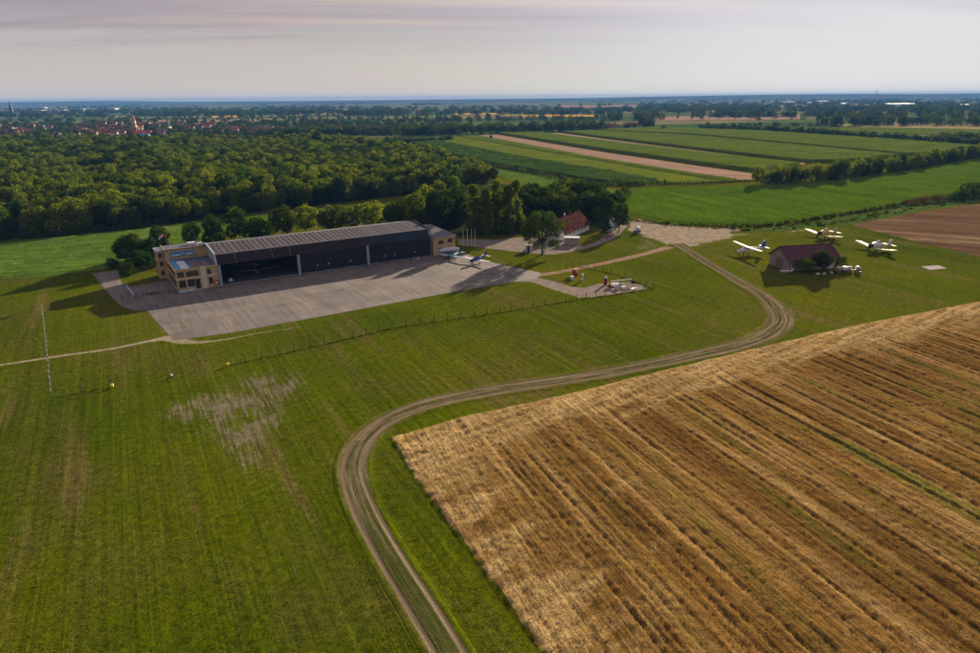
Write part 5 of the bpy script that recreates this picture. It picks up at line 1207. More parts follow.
# ------------------------------------------------------------------ vehicles
def car(loc, rz, label, m, kind='car'):
    t = thing('parked_car', label, 'car', loc, rz)
    if kind == 'van':
        prof = [(2.4, .45), (2.4, 1.0), (1.7, 1.25), (1.2, 2.1), (-2.3, 2.15), (-2.4, .45)]
    else: prof = [(2.15, .40), (2.15, .75), (1.1, .95), (.45, 1.42), (-1.1, 1.45), (-1.8, 1.0), (-2.15, .95), (-2.15, .40)]
    n = len(prof); vs = [(x, -.86, z) for x, z in prof] + [(x, .86, z) for x, z in prof]
    if kind == 'car': vs = [(x, y * (.82 if z > 1.3 else 1), z) for x, y, z in vs]
    MB().add(vs, [tuple(range(n))[::-1], tuple(range(n, 2 * n))] + [(i, n + i, n + (i + 1) % n, (i + 1) % n)[::-1] for i in range(n)]).build('body', m, t)
    if kind == 'car':
        for s in (1, -1): MB().hexa([(.85, s * .865, .98), (-1.6, s * .865, .98), (-1.6, s * .84, .98), (.85, s * .84, .98)], [(.42, s * .74, 1.36), (-1.1, s * .74, 1.38), (-1.1, s * .70, 1.38), (.42, s * .70, 1.36)]).build('side_window', DKGL, t)
        MB().hexa([(1.02, -.72, 1.0), (1.02, .72, 1.0), (1.09, .72, .99), (1.09, -.72, .99)], [(.48, -.62, 1.38), (.48, .62, 1.38), (.53, .62, 1.38), (.53, -.62, 1.38)]).build('windscreen', DKGL, t)
    for s in (1, -1):
        for x in (1.35, -1.35): wheel(t, x, s * .80, .32, .32, .2)
        MB().box(2.14, 2.17, *sorted((s * .5, s * .78)), .6, .72).build('headlight', LGREY, t)
    return t
car(G(447.5, 222.5) + (0,), R(200), 'silver blue car parked in the shade of the trees behind the end house', mat('silver_blue', (.35, .45, .55), .3, .2))
def yard_vehicle():
    t = thing('utility_vehicle', 'small utility vehicle with white box top and blue yellow body at the yard entrance', 'vehicle', G(637, 233) + (0,), R(40))
    MB().box(-1.6, 1.6, -.75, .75, .4, 1.1).build('body', ROYAL, t); MB().loft([(-.6, 1.75, .7, .5), (-.2, 1.9, .85, .72), (1.2, 1.9, .85, .72), (1.6, 1.7, .6, .5)], 10, .7).build('box_top', WHITE, t); MB().box(-1.62, -.7, -.6, .6, 1.1, 1.35).build('bonnet', YEL, t)
    for s in (1, -1):
        for x in (1.05, -1.1): wheel(t, x, s * .78, .36, .36, .2)
yard_vehicle()

# things standing by the barn
def barn_stuff():
    p = G(843, 271.8); t = thing('aircraft_tender', 'open trailer loaded with pale tanks right of the barn', 'trailer', p + (0,), R(8))
    MB().box(-3.3, 3.1, -1.0, 1.0, .55, .75).build('bed', mat('rusty_bed', (.22, .15, .11), .8), t); MB().tube((-2.7, 0, 1.35), (-.9, 0, 1.35), .6, .6, 12).build('tank', CREAM, t)
    MB().box(-.6, .9, -.8, .8, .76, 1.75).build('crate', PALEB, t); MB().tube((1.2, 0, 1.25), (2.9, 0, 1.25), .5, .45, 12).build('tank', WHITE, t)
    for x in (-2, 1.8):
        for s in (1, -1): wheel(t, x, s * 1.05, .36, .36, .2)
    p = G(857.6, 272.2); t = thing('water_tank', 'small round pale tank on wheels at the right end of the barn group', 'tank', p + (0,), R(80))
    MB().loft([(-1.1, 1.15, .3, .3), (-.95, 1.15, .75, .75), (.95, 1.15, .75, .75), (1.1, 1.15, .3, .3)], 14).build('tank', mat('dull_pink', (.55, .42, .38)), t, True); MB().box(-1.0, 1.0, -.5, .5, .35, .5).build('cradle', GREYM, t)
    for s in (1, -1): wheel(t, 0, s * .72, .32, .32, .18)
    p = G(815, 272.6 + 1); 
    t = thing('tub', 'low white tub lying on the grass before the barn gable', 'tub', G(784.5, 271.6 + .6) + (0,), R(5)); b = MB(); b.hexa([(-1.2, -.45, .03), (1.2, -.45, .03), (1.2, .45, .03), (-1.2, .45, .03)], [(-1.4, -.6, .5), (1.4, -.6, .5), (1.4, .6, .5), (-1.4, .6, .5)]); b.build('shell', PALEB, t); MB().box(-1.45, 1.45, -.65, .65, .501, .56).build('rim', WHITE, t)
    t = thing('garden_chair', 'white plastic garden chair beside the tub in front of the barn', 'chair', G(791.2, 271.4 + .8) + (0,), R(-60)); MB().box(-.3, .3, -.3, .3, .45, .52).build('seat', WHITE, t); MB().box(-.3, .3, .26, .33, .521, 1.25).build('backrest', WHITE, t)
    for sx in (-.25, .25):
        for sy in (-.25, .25): MB().box(sx - .04, sx + .04, sy - .04, sy + .04, 0, .449).build('leg', WHITE, t)
    for i, (u, v) in enumerate([(817.5, 275), (824, 274.6), (831, 273.4)]):
        t = thing('drum', ['pale drum lying left of the loaded trailer by the barn', 'pale drum between the dark small tree and the loaded trailer', 'yellowish drum right next to the loaded trailer'][i], 'drum', G(u, v) + (0,), i * .8); MB().tube((-.5, 0, .35), (.5, 0, .35), .35, .35, 12).build('barrel', (LGREY, PALEB, CREAM)[i], t); MB().tube((-.52, 0, .35), (-.501, 0, .35), .3, .3, 12).build('lid', WHITE, t)
barn_stuff()

# ------------------------------------------------------------------ fenced gravel lot
def lot():
    # (u, v)
    for u, v, lab, n in ((574.0, 275.4, 'red refuelling cabinet on the left of the pair on the lawn', 0), (576.2, 275.9, 'red refuelling cabinet on the right of the pair on the lawn', 1)):
        t = thing('fuel_cabinet', lab, 'cabinet', G(u, v) + (0,), R(30)); MB().box(-.45, .45, -.35, .35, .1, 2.0).build('body', RED, t); MB().box(-.5, .5, -.4, .4, 2.0, 2.12).build('top', mat('orange_top', (.5, .16, .03)), t); MB().box(-.3, .3, -.38, -.353, 1.2, 1.7).build('dial_panel', WHITE, t)
    t = thing('white_box', 'white rounded box standing in front of the red cabinets', 'box', G(572, 279.6) + (0,), R(20)); MB().box(-.5, .5, -.4, .4, 0, .95).build('body', WHITE, t); MB().box(-.55, .55, -.45, .45, .951, 1.1).build('lid', LGREY, t)
    t = thing('white_pump', 'white pump post with round head on the lawn by the lot', 'pump', G(582.4, 280.6) + (0,), 0); MB().box(-.25, .25, -.2, .2, 0, 1.4).build('post', WHITE, t); MB().tube((0, -.22, 1.75), (0, .22, 1.75), .4, .4, 14).build('head', PALEB, t)
    t = thing('fuel_pump', 'tall maroon drum with white top at the near edge of the lot', 'pump', G(605.5, 284.8) + (0,), 0); MB().tube((0, 0, 0), (0, 0, 2.1), .5, .5, 14).build('body', mat('maroon', (.16, .02, .03)), t); MB().loft([(0, 0, .5, .5)], 3) if False else None; MB().tube((0, 0, 2.101), (0, 0, 2.6), .48, .25, 14).build('cap', WHITE, t)
    t = thing('pump_cart', 'low red pump cart with black handle on the gravel lot', 'cart', G(610.5, 288.0) + (0,), R(-20)); MB().box(-1.0, 1.0, -.5, .5, .35, .9).build('body', mat('maroon', (.16, .02, .03)), t); MB().tube((-.3, 0, .9), (-.3, 0, 1.3), .35, .35, 12).build('reel', BLACK, t); MB().tube((1.0, 0, .6), (1.8, 0, 1.1), .05).build('handle', STEEL, t)
    for s in (1, -1): wheel(t, 0, s * .55, .3, .3, .12)
    t = thing('rotor_machine', 'small open two seat gyroplane with white rotor blades on the gravel lot', 'gyroplane', G(619.5, 288.5) + (0,), R(200))
    MB().loft([(1.9, .7, .1, .1), (1.3, .75, .38, .4), (.2, .8, .42, .45), (-.5, .8, .25, .3)], 12).build('pod', PALEB, t, True); MB().tube((-.2, 0, 1.0), (-.4, 0, 2.5), .06).build('mast', STEEL, t); MB().tube((-.3, 0, .7), (-3.0, 0, .8), .07).build('tail_boom', STEEL, t)
    b = MB(); tailfin(b, -2.5, -3.2, .8, 1.1, .04, .2); b.build('fin', WHITE, t); MB().box(-4.0, 3.2, -.11, .11, 2.5, 2.55).build('rotor_blade', WHITE, t); MB().box(-.6, .4, -.2, .2, .9, 1.4).build('engine', BLACK, t)
    for s in (1, -1): wheel(t, -.3, s * .75, .25, .25, .12)
    wheel(t, 1.4, 0, .2, .2, .1); MB().tube((-.3, -.7, .3), (-.3, .7, .3), .04).build('axle', STEEL, t)
    for i, (u, v) in enumerate([(615, 285.6), (623.8, 288.4), (633.6, 290.4)]):
        t = thing('launch_table', ['pale folding table at the back of the gravel lot', 'white table beside the small gyroplane', 'white low table standing alone at the right of the lot'][i], 'table', G(u, v) + (0,), R(20 * i)); MB().box(-1.1, 1.1, -.5, .5, .62, .70).build('table_top', (LGREY, WHITE, WHITE)[i], t)
        for sx in (-.9, .9):
            for sy in (-.4, .4): MB().box(sx - .04, sx + .04, sy - .04, sy + .04, 0, .619).build('leg', STEEL, t)
    t = thing('warning_stand', 'dark sign stand on two legs at the back of the lot', 'sign stand', G(633, 286.0) + (0,), R(10)); MB().box(-.5, .5, -.04, .04, .8, 1.7).build('board', BLACK, t)
    for s in (-.4, .4): MB().box(s - .04, s + .04, -.04, .04, 0, .799).build('leg', STEEL, t)
lot()
def benches():
    for i, (u, v, m, lab) in enumerate([(607, 238.2, RED, 'dark red bench closest to the house on the roadside'), (610.4, 236.6, RED, 'dark red bench in the middle of the roadside row'), (613.4, 235.4, RED, 'dark red bench third from the house on the roadside'), (618.4, 233.2, STEEL, 'dark bench at the far end of the roadside row'), (584.5, 244.2, RED, 'red bin standing at the right end of the beige container')]):
        if i == 4:
            t = thing('waste_bin', lab, 'bin', G(u, v) + (0,), 0); MB().tube((0, 0, 0), (0, 0, 1.1), .4, .45, 12).build('body', RED, t); MB().tube((0, 0, 1.101), (0, 0, 1.2), .48, .42, 12).build('lid', RED, t); continue
        t = thing('bench', lab, 'bench', G(u, v) + (0,), R(60)); MB().box(-.9, .9, -.25, .25, .42, .5).build('seat', m, t); MB().box(-.9, .9, .22, .28, .501, .95).build('backrest', m, t)
        for s in (-.7, .7): MB().box(s - .05, s + .05, -.2, .2, 0, .419).build('leg', STEEL, t)
    t = thing('picnic_shelter', 'long low white roofed shelter beside the road near the conifer', 'shelter', G(607, 235.0) + (0,), math.atan2(*(np.array(G(613, 231.8)) - np.array(G(607, 235)))[::-1])); MB().box(0, 6.5, -.8, .8, 1.4, 1.55).build('roof', WHITE, t)
    for x in (.3, 3.2, 6.2):
        for s in (-.6, .6): MB().box(x - .06, x + .06, s - .06, s + .06, 0, 1.399).build('post', GREYM, t)
benches()

# ------------------------------------------------------------------ fences
def fence(pts, step, h, label, r=.075, m=STEEL, wires=(.5, 1.1, 1.7), rail=None, wm=None, grass=False):
    P = [np.array(G(*p)) for p in pts]; o = P[0]
    t = thing('fence', label, 'fence', (o[0], o[1], 0)); pr = MB().tube((0, 0, 0), (0, 0, h), r, r * .9, 6).build('post', m, t); first = True; q = []
    for i in range(len(P) - 1):
        d = P[i + 1] - P[i]; L = np.linalg.norm(d); n = max(1, int(round(L / step)))
        for k in range(n + (1 if i == len(P) - 2 else 0)): q.append(P[i] + d * k / n - o)
    for p in q:
        if first: first = False; pr.location = (p[0], p[1], 0); continue
        child(pr, t, (p[0], p[1], 0))
    for z in wires:
        b = MB()
        for i in range(len(q) - 1): b.tube((q[i][0], q[i][1], z), (q[i + 1][0], q[i + 1][1], z), .009 if rail is None else rail, None, 4, caps=False)
        b.build('wire' if rail is None else 'rail', wm or m, t)
    return t, [(p + o) for p in q]
WIRE = mat('fence_wire', (.16, .16, .15), .6); GALV = mat('galvanised_post', (.085, .095, .075), .6, .2)
DPOST = mat('weathered_post', (.045, .042, .036), .9)
f1, q1 = fence([(228, 366), (310, 348), (392, 328.5), (500, 313), (576, 300.4), (653, 289.2)], 3.5, 2.0, 'long wire fence on dark posts running from a yellow box to the gravel lot', m=DPOST, wm=WIRE)
f2, q2 = fence([(653, 289.2), (640, 283.6), (611, 273.5), (580, 267.2)], 3.5, 2.0, 'wire fence behind the gravel lot running up to the reddish path', m=DPOST, wm=WIRE)
f3, q3 = fence([(52, 397.6), (82, 393), (112, 387.6)], 3.5, 1.9, 'short wire fence ending in a yellow box at the lower left', m=DPOST, wm=WIRE)
f4, q4 = fence([(42.5, 311), (45.5, 335), (48.5, 362), (52, 397.6)], 3.4, 1.9, 'row of pale fence posts crossing the thin dirt track on the left', r=.09, m=GALV, wm=WIRE)
for k_, p_ in enumerate(q4):
    MB().tube((0, 0, 1.35), (0, 0, 2.0), .13, .12, 6).build('post_cap', mat('pale_post_cap', (.24, .25, .23)), f4).location = (p_[0] - f4.location.x, p_[1] - f4.location.y, 0)
    if k_ % 2: f4.children[-1].scale = (1, 1, 1)
f5, q5 = fence([(188, 291.6), (160, 295.4), (135, 297.8)], 2.6, 1.2, 'low dark railing round the front of the paved terrace by the office block', m=STEEL, wires=(.5, 1.1), rail=.035)
f6, q6 = fence([(135, 297.8), (126.5, 287.6)], 1.6, 1.1, 'pale blue handrail on the left side of the paved terrace', m=PALEB, wires=(.55, 1.05), rail=.04)
f7, q7 = fence([(566, 269.5), (573, 268.8), (580, 267.2)], 3.0, 1.9, 'three dark posts of the open gate beside the reddish path', m=STEEL, wires=(1.2,))
for i, (u, v, lab) in enumerate([(228, 366.4, 'yellow box at the left end of the long wire fence'), (112.5, 387.8, 'yellow box at the end of the short wire fence on the left')]):
    t = thing('marker_box', lab, 'marker', G(u, v) + (0,), R(15)); MB().box(-.24, .24, -.24, .24, .3, .82).build('box', YEL, t); MB().box(-.06, .06, -.06, .06, 0, .299).build('leg', STEEL, t)
for i, (u, v, h, lab) in enumerate([(110.5, 303.5, 1.5, 'dark bollard at the outer edge of the driveway'), (122.6, 300.5, 1.8, 'thin dark post standing in the driveway near the terrace corner')]):
    t = thing('bollard', lab, 'bollard', G(u, v) + (.03 if i else 0,), 0); MB().tube((0, 0, 0), (0, 0, h), .10, .09).build('post', STEEL, t); MB().tube((0, 0, h), (0, 0, h + .1), .13, .05).build('cap', STEEL, t)
t = thing('picnic_table', 'brown picnic table on the paved terrace behind the railing', 'table', G(152, 293.5) + (.03,), HA); MB().box(-1.6, 1.6, -.45, .45, .7, .78).build('table_top', mat('brown_wood', (.22, .13, .08)), t)
for s in (-1, 1): MB().box(-1.6, 1.6, *sorted((s * .8, s * 1.1)), .42, .48).build('bench_seat', mat('brown_wood', (.22, .13, .08)), t)
for s in (-1.2, 1.2): MB().box(s - .05, s + .05, -1.0, 1.0, 0, .419).box(s - .05, s + .05, -.1, .1, .42, .699).build('trestle', STEEL, t)
t = thing('ground_marker', 'tiny white marker on the grass between the two yellow boxes', 'marker', G(171.6, 377.2) + (0,), 0); MB().tube((0, 0, 0), (0, 0, .35), .3, .3, 10).build('base', STEEL, t); MB().tube((0, 0, .351), (0, 0, .8), .28, .12, 10).build('cap', WHITE, t)
t = thing('trolley', 'small white and violet trolley in the doorway of the open bay', 'trolley', G(231, 282.4) + (.1,), HA); MB().box(-.6, .6, -.4, .4, .3, .8).build('body', mat('lilac', (.5, .45, .7)), t); MB().box(-.35, .35, -.3, .3, .801, 1.2).build('top_box', WHITE, t)
for s in (1, -1): wheel(t, 0, s * .42, .22, .22, .1)
# tall grass uncut under the fences
tuft = []
for q, hh in ((q1, .35), (q2, .3), (q3, .35)):
    for i in range(len(q) - 1):
        for k in range(6):
            p = q[i] + (q[i + 1] - q[i]) * (k + RNG.uniform(0, 1)) / 6; tuft.append((p[0] + RNG.normal() * .12, p[1] + RNG.normal() * .12, -.03, RNG.uniform(.3, .7), RNG.uniform(.15, .40), 0))
points_gn('fence_line_grass', tuft, [source('bush', 0)])

# ------------------------------------------------------------------ people
def person(loc, rz, label, top, legs, step=.25, arm=.2):
    """one continuous body grown from a skeleton"""
    J = {'pel': (0, 0, .95), 'waist': (0, 0, 1.12), 'chest': (0, 0, 1.35), 'neck': (0, 0, 1.50), 'headb': (0, .02, 1.58), 'head': (0, .03, 1.70),
         'hl': (-.10, 0, .90), 'kl': (-.11, step * .6, .50), 'al': (-.11, step * .55, .09), 'tl': (-.11, step * .55 + .17, .04), 'hr': (.10, 0, .90), 'kr': (.11, -step * .2, .50), 'ar': (.11, -step, .09), 'tr': (.11, -step + .17, .04),
         'sl': (-.19, 0, 1.44), 'el': (-.26, -arm * .4, 1.16), 'wl': (-.27, arm * .5, .93), 'fl': (-.27, arm * .6, .84), 'sr': (.19, 0, 1.44), 'er': (.26, -arm * .3, 1.16), 'wr': (.27, arm * .3, .93), 'fr': (.27, arm * .35, .84)}
    Rd = dict(pel=.13, waist=.12, chest=.15, neck=.055, headb=.075, head=.105, hl=.09, kl=.062, al=.045, tl=.04, hr=.09, kr=.062, ar=.045, tr=.04, sl=.07, el=.045, wl=.032, fl=.035, sr=.07, er=.045, wr=.032, fr=.035)
    E = [('pel', 'waist'), ('waist', 'chest'), ('chest', 'neck'), ('neck', 'headb'), ('headb', 'head'), ('pel', 'hl'), ('hl', 'kl'), ('kl', 'al'), ('al', 'tl'), ('pel', 'hr'), ('hr', 'kr'), ('kr', 'ar'), ('ar', 'tr'), ('chest', 'sl'), ('sl', 'el'), ('el', 'wl'), ('wl', 'fl'), ('chest', 'sr'), ('sr', 'er'), ('er', 'wr'), ('wr', 'fr')]
    ks = list(J); me = bpy.data.meshes.new('body'); me.from_pydata([J[k] for k in ks], [(ks.index(a), ks.index(b)) for a, b in E], [])
    t = thing('person', label, 'person', loc, rz); o = bpy.data.objects.new('body', me); COL.objects.link(o); o.parent = t
    md = o.modifiers.new('skin', 'SKIN')
    if not len(me.skin_vertices):
        bpy.context.view_layer.objects.active = o; o.select_set(True); bpy.ops.mesh.customdata_skin_add()
    for i, k in enumerate(ks): me.skin_vertices[0].data[i].radius = (Rd[k], Rd[k]); me.skin_vertices[0].data[i].use_root = (k == 'pel')
    sb = o.modifiers.new('sub', 'SUBSURF'); sb.levels = 1; sb.render_levels = 1
    m, nt, out = new_mat('clothes_' + label[:12]); z = nt.node('ShaderNodeSeparateXYZ'); nt.put(z.inputs[0], nt.node('ShaderNodeTexCoord').outputs['Object'])
    c = nt.ramp(nt.math('DIVIDE', z.outputs['Z'], 2.0), [(0, (.02, .02, .02)), (.05, legs), (.485, top), (.755, (.45, .28, .20))], 'CONSTANT'); principled(nt, out, c, .8); me.materials.append(m)
    hr = MB().loft([(-.02, 0, .02, .02)] , 3) if False else None
    b = MB(); b.tube((0, -.005, 1.74), (0, -.01, 1.83), .105, .06, 10); b.build('hair', mat('dark_hair', (.03, .02, .015)), t)
    return t
def ensure_skin(me):
    pass
person(G(418.4, 262.6) + (.03,), R(200), 'person in white shirt and dark trousers walking in front of the hangar doors', (.7, .7, .68), (.05, .05, .07))
person(G(411.0, 263.2) + (.03,), R(30), 'person in dark clothes standing left of the one in the white shirt', (.04, .04, .05), (.03, .03, .04), .05, .05)

# ------------------------------------------------------------------ village, churches and sheds far away
VW = [mat('village_wall_%d' % i, c, .9, 0, .1, .5) for i, c in enumerate([(.55, .50, .42), (.45, .36, .27), (.65, .62, .58), (.35, .26, .20), (.50, .46, .46)])]
VR = [mat('village_roof_%d' % i, c, .8, 0, .2, .3) for i, c in enumerate([(.20, .06, .042), (.26, .09, .055), (.14, .06, .055), (.15, .125, .12), (.32, .085, .05), (.20, .10, .095)])]
def house(u, v, L, Wd, e, rg, rz, wi, ri, label, group=None, wm=None, rm=None, z=0):
    x, y = G(u, v); t = thing('village_house', label, 'house', (x, y, 0), rz, group); W_ = wm or VW[wi]; R_ = rm or VR[ri]
    gable_walls(t, L, Wd, e, rg, W_)
    for s in (0, 1):
        ye, yr = (-.5, Wd / 2) if s == 0 else (Wd + .5, Wd / 2); zz = e - (rg - e) / Wd; bot = [(-.4, ye, zz), (L + .4, ye, zz), (L + .4, yr, rg), (-.4, yr, rg)]
        if s: bot = bot[::-1]
        MB().hexa(bot, [(p[0], p[1], p[2] + .25) for p in bot]).build('roof', R_, t)
    MB().box(L * .3, L * .3 + .9, Wd * .55, Wd * .55 + .9, rg - 1.2, rg + 1.1).build('chimney', VW[1], t)
    for k in range(3): MB().box(L * (.15 + .28 * k), L * (.15 + .28 * k) + 1.3, -.08, -.01, 1.1, 2.6).build('window', DKGL, t)
    return t
hr = np.random.RandomState(12)
cn = {'red': 0, 'o': 0}
ROOFN = ['brick red', 'orange red', 'dark brown', 'grey', 'bright red', 'mauve brown']; WALLN = ['cream', 'tan', 'white', 'brown', 'pale grey']
spots = []
for k in range(58): spots.append((hr.uniform(70, 165), hr.uniform(125.5, 138)))
for k in range(24): spots.append((hr.uniform(-20, 52), hr.uniform(128, 139)))
for k in range(22): spots.append((hr.uniform(220, 275), hr.uniform(129.5, 135)))
for k in range(12): spots.append((hr.uniform(160, 225), hr.uniform(127, 136)))
for k in range(6): spots.append((hr.uniform(330, 372), hr.uniform(130.5, 134)))
for (u, v) in spots:
    wi, ri = hr.randint(5), hr.choice([0, 0, 1, 1, 2, 2, 3, 4, 5]); zone = 'at the far left' if u < 55 else 'near the church' if u < 166 else 'right of the church' if u < 226 else 'right of the village' if u < 300 else 'among trees in mid distance'
    house(u, v, hr.uniform(11, 19), hr.uniform(8, 11), hr.uniform(3.5, 6.5), hr.uniform(7.5, 10.5), R(hr.uniform(-30, 30)), wi, ri, '%s walled village house with %s roof %s' % (WALLN[wi], ROOFN[ri], zone), 'village houses beyond the wood')
house(133, 137.6, 26, 13, 5, 10, R(5), 2, 4, 'long village house with the brightest red roof left of the wood edge', rm=mat('bright_red_roof', (.50, .07, .04)))
house(139, 138.6, 14, 9, 4, 7, R(-5), 2, 4, 'hall with bright blue roof at the near edge of the village', rm=mat('bright_blue_roof', (.05, .28, .50)))
house(72, 139.2, 13, 9, 3.5, 6.5, R(8), 2, 4, 'small hall with blue roof at the wood edge on the left', rm=mat('bright_blue_roof', (.05, .28, .50)))
house(104, 139.5, 18, 10, 4.5, 8, R(0), 0, 5, 'cream house with pale roof at the near edge of the village', rm=mat('pale_roof', (.42, .36, .27)))
house(625.5, 128.4, 12, 10, 5, 9.5, R(-18), 2, 3, 'white farmhouse with grey roof behind the far maize', rm=mat('red_brown_roof', (.22, .08, .06)), wm=WHW)
house(634, 128.2, 14, 10, 4.5, 8.5, R(-10), 2, 1, 'white farmhouse with red roof under the big dark tree')
house(598, 129.6, 22, 11, 4.5, 9, R(-6), 3, 2, 'long dark roofed farm building among the trees left of the white farmhouse')
house(609, 129.4, 14, 10, 4.5, 8.5, R(4), 1, 5, 'tan farm building next to the long dark roofed one')
def church(u, v, tw, th, sp, label, tm, sm, ringm=None):
    x, y = G(u, v); t = thing('church', label, 'church', (x, y, 0), R(15))
    MB().box(-tw / 2, tw / 2, -tw / 2, tw / 2, 0, th).build('tower', tm, t)
    w_ = tw / 2; MB().add([(-w_, -w_, th), (w_, -w_, th), (w_, w_, th), (-w_, w_, th), (0, 0, th + sp)], [(0, 1, 4), (1, 2, 4), (2, 3, 4), (3, 0, 4), (0, 3, 2, 1)]).build('spire', sm, t)
    for s in (1, -1):
        for q in (1, -1): MB().tube((s * w_ * .9, q * w_ * .9, th), (s * w_ * .9, q * w_ * .9, th + sp * .18), w_ * .16, .02, 5).build('pinnacle', sm, t)
    b = MB().box(-tw * .9, tw * .9, tw / 2 + .01, tw * 4, 0, th * .35).build('nave', tm, t)
    MB().hexa([(-tw, tw / 2 + .02, th * .35), (tw, tw / 2 + .02, th * .35), (tw, tw * 4, th * .35), (-tw, tw * 4, th * .35)], [(-.2, tw / 2 + .02, th * .55), (.2, tw / 2 + .02, th * .55), (.2, tw * 4, th * .55), (-.2, tw * 4, th * .55)]).build('roof', sm, t)
    if ringm: MB().box(-w_ - .2, w_ + .2, -w_ - .2, w_ + .2, th * .62, th * .75).build('tower_band', ringm, t)
    for z in (.55, .8): MB().box(-.8, .8, -w_ - .12, -w_ - .02, th * z, th * z + 3).build('belfry_window', DKGL, t)
church(12.5, 116, 11, 26, 36, 'tall dark pointed church spire on the far left horizon', mat('dark_stone', (.07, .06, .065)), mat('dark_spire', (.03, .032, .04)))
church(135.5, 132, 5.5, 19, 11, 'slim white church tower with red top in the village', PLAST, mat('red_spire', (.35, .07, .06)), mat('red_spire', (.35, .07, .06)))
def hall(u, v, L, Wd, h, label, m=None, rz=0):
    x, y = G(u, v); t = thing('industrial_hall', label, 'hall', (x - L / 2, y, 0), rz); MB().box(0, L, 0, Wd, 0, h).build('wall', m or WHITE, t); MB().box(-.5, L + .5, -.5, Wd + .5, h, h + 1).build('roof', LGREY, t)
    for k in range(5): MB().box(L * (.06 + .19 * k), L * (.06 + .19 * k) + L * .06, -.3, -.02, .3, h * .55).build('gate', GREYM, t)
for i, (u, v, wpx, h, lab) in enumerate([(15, 112.2, 44, 8, 'long white warehouse at the far left, beside the dark spire'), (55, 111.4, 16, 8, 'white warehouse second from the left edge on the horizon'), (76, 110.2, 14, 8, 'small white hall in the middle of the far left warehouses'), (100, 110.4, 26, 10, 'rightmost white warehouse of the far left group'), (25, 108.6, 30, 8, 'pale grey warehouse behind the long white one'),
        (904, 107.8, 22, 15, 'brightest white factory hall on the right horizon'), (918, 108.2, 10, 8, 'low pale hall touching the bright factory hall'), (960, 107.4, 28, 10, 'long pale factory hall at the far right edge'), (824, 103.0, 8, 12, 'white hall with a raised middle near the radio mast'), (805, 104.0, 14, 7, 'low pale hall left of the one with raised middle'), (847, 105.4, 4, 9, 'small orange walled hall near the mast'),
        (505, 104.2, 18, 7, 'row of low white buildings in the centre of the far plain'), (548, 101.2, 6, 9, 'tiny white building on the central horizon'), (624, 110.4, 8, 8, 'pale hall behind the trees left of centre right'), (196, 127.5, 10, 7, 'white gabled hall at the right side of the village'), (790, 103.4, 8, 8, 'small white hall far beyond the maize fields')]):
    d = math.hypot(*G(u, v)); hall(u, v, wpx * d / 690, 60 if i != 14 else 12, h, lab, PALEB if 'pale' in lab else WHITE if i != 10 else mat('orange_wall', (.5, .3, .15)))
x, y = G(874, 108); t = thing('radio_mast', 'tall thin red and white radio mast on the right horizon', 'mast', (x, y, 0)); hm = 14.5 / F * math.hypot(x, y)
for k in range(6): MB().tube((0, 0, hm * k / 6), (0, 0, hm * (k + 1) / 6), 2.0 - .2 * k, 1.8 - .2 * k, 6).build('mast_section', (mat('red_spire', (.35, .07, .06)), LGREY)[k % 2], t)
t = thing('hunting_hide', 'small dark wooden hide standing at the far end of the pink stubble strip', 'hide', G(491, 138.8) + (0,), .2); MB().box(-1.6, 1.6, -1.6, 1.6, 1.2, 4.2).build('cabin', mat('dark_wood', (.03, .022, .018)), t); MB().box(-1.9, 1.9, -1.9, 1.9, 4.2, 4.5).build('roof', mat('dark_wood', (.03, .022, .018)), t)
for sx in (-1.3, 1.3):
    for sy in (-1.3, 1.3): MB().box(sx - .12, sx + .12, sy - .12, sy + .12, 0, 1.199).build('leg', mat('dark_wood', (.03, .022, .018)), t)

# drop unused prototypes from the scene's sight (meshes only)

# ------------------------------------------------------------------ ragged straw and grass tufts, real little things on the near ground
def clump_mesh(name, seed, n, r0, h, m, flat):
    r_ = np.random.RandomState(seed); vs = []; fs = []
    for i in range(n):
        a = r_.uniform(0, 6.28); c = np.array([r_.normal() * r0 * .45, r_.normal() * r0 * .45, 0.0]); l = r0 * r_.uniform(.35, .9); up_ = h * r_.uniform(.4, 1)
        d = np.array([math.cos(a), math.sin(a), 0]); q = np.array([-d[1], d[0], 0]) * r_.uniform(.2, .5) * l
        k = len(vs)
        if flat: vs += [c - d * l * .5 - q, c + d * l * .5 - q, c + d * l * .4 + q + [0, 0, up_], c - d * l * .4 + q + [0, 0, up_ * .8]]
        else: vs += [c - d * l * .4, c + d * l * .4, c + d * l * .5 + q + [0, 0, up_], c - d * l * .5 + q + [0, 0, up_]]
        fs.append((k, k + 1, k + 2, k + 3))
    return mesh_obj(name, vs, fs, m)
def scatter(name, poly, n, dmax, clumps, sz, zfun=None, seed=1, edge=.3, excl=(), keep=None):
    r_ = np.random.RandomState(seed); P = []
    # density falls off with distance from where the drone hovers, so near ground is finest
    d = 40 * (dmax / 40) ** r_.uniform(0, 1, n * 3); a = r_.uniform(-.78, .78, n * 3); X = np.column_stack([d * np.sin(a), d * np.cos(a)])
    e = sdf(X, poly); X = X[e > edge]
    for ex in excl: X = X[sdf(X, ex) < 0]
    if keep is not None: X = X[r_.uniform(size=len(X)) < keep(X)]
    X = X[:n]; e = sdf(X, poly); z = zfun(X, e) if zfun is not None else np.zeros(len(X)); dd = np.hypot(X[:, 0], X[:, 1])
    S_ = r_.uniform(sz[0], sz[1], len(X)) * (.8 + dd / 150); pts = np.column_stack([X, z - .01, S_, S_ * r_.uniform(.6, 1.2, len(X)), r_.randint(0, len(clumps), len(X))])
    return points_gn(name, pts, clumps)
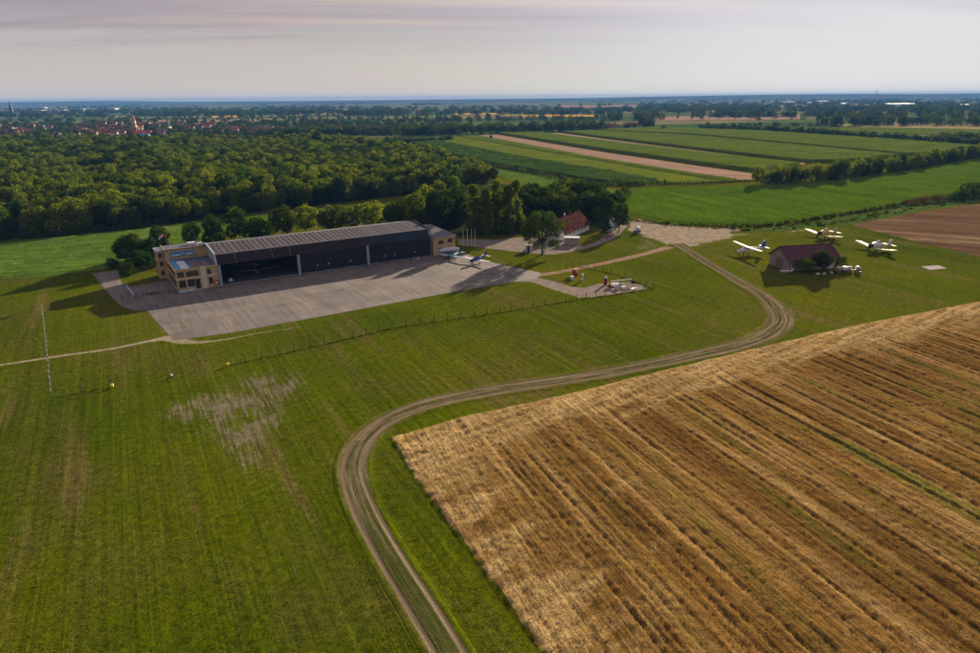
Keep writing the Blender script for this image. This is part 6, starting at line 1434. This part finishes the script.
def tuft_mat(name, colfn, tr, k):
    m, t, out = new_mat(name); ps = t.pos(); c = colfn(t, ps); c = c_scale(t, c, t.mrange(t.objrand(), 0, 1, k[0], k[1]))
    d = t.node('ShaderNodeBsdfDiffuse'); t.put(d.inputs[0], c); tl = t.node('ShaderNodeBsdfTranslucent'); t.put(tl.inputs[0], c)
    mx = t.node('ShaderNodeMixShader'); mx.inputs[0].default_value = tr; t.l.new(d.outputs[0], mx.inputs[1]); t.l.new(tl.outputs[0], mx.inputs[2]); t.l.new(mx.outputs[0], out.inputs[0]); return m
def straw_col(t, ps):
    q = t.mapping(ps, (1, 1, 1), rot=R(-22.0)); n = t.noise(t.mapping(q, (.30, .012, 1)), 1, 4, .65, .3)
    return t.ramp(n, [(.30, (.13, .072, .020)), (.5, (.23, .142, .052)), (.70, (.37, .26, .115))])
L_STRAW = tuft_mat('straw', straw_col, .35, (.6, 1.7)); L_GRASS = tuft_mat('grass_blades', lambda t, ps: grass_color(t, ps)[0], .5, (1.0, 2.0))
sc1 = clump_mesh('straw_clump', 3, 7, .5, .35, L_STRAW, True); sc2 = clump_mesh('straw_clump', 5, 6, .5, .28, L_STRAW, True)
gc1 = clump_mesh('grass_clump', 7, 7, .5, .5, L_GRASS, False); gc2 = clump_mesh('grass_clump', 9, 6, .5, .4, L_GRASS, False)
for o, p in ((sc1, (40, 80, .2)), (sc2, (45, 85, .2)), (gc1, (-20, 70, 0)), (gc2, (-25, 75, 0))): o.location = p; o.scale = (.3, .3, .3); o['kind'] = 'stuff'
scatter('loose_straw', STUB['poly'], 75000, 230, [sc1, sc2], (.08, .21), lambda P, e: STUB['zf'](P, e) + .002, 4, keep=lambda P: .3 + .35 * STUB['head'](P))
trk = [o for o in bpy.data.objects if o.name == 'dirt_track'][0]
co = np.array([v.co[:2] for v in trk.data.vertices]).reshape(-1, 29, 2); trkp = np.vstack([co[:, 5], co[::-1, 23]])
lawn = np.array([G(-60, 660), G(-60, 330), G(0, 320), G(170, 343), G(330, 320), (10, 190), G(660, 300), G(740, 330), G(700, 352), G(560, 380), G(470, 396), G(400, 430), G(420, 480), G(480, 565), G(545, 660)])
scatter('grass_tufts', lawn, 70000, 190, [gc1, gc2], (.06, .15), None, 6, .3, [trkp])
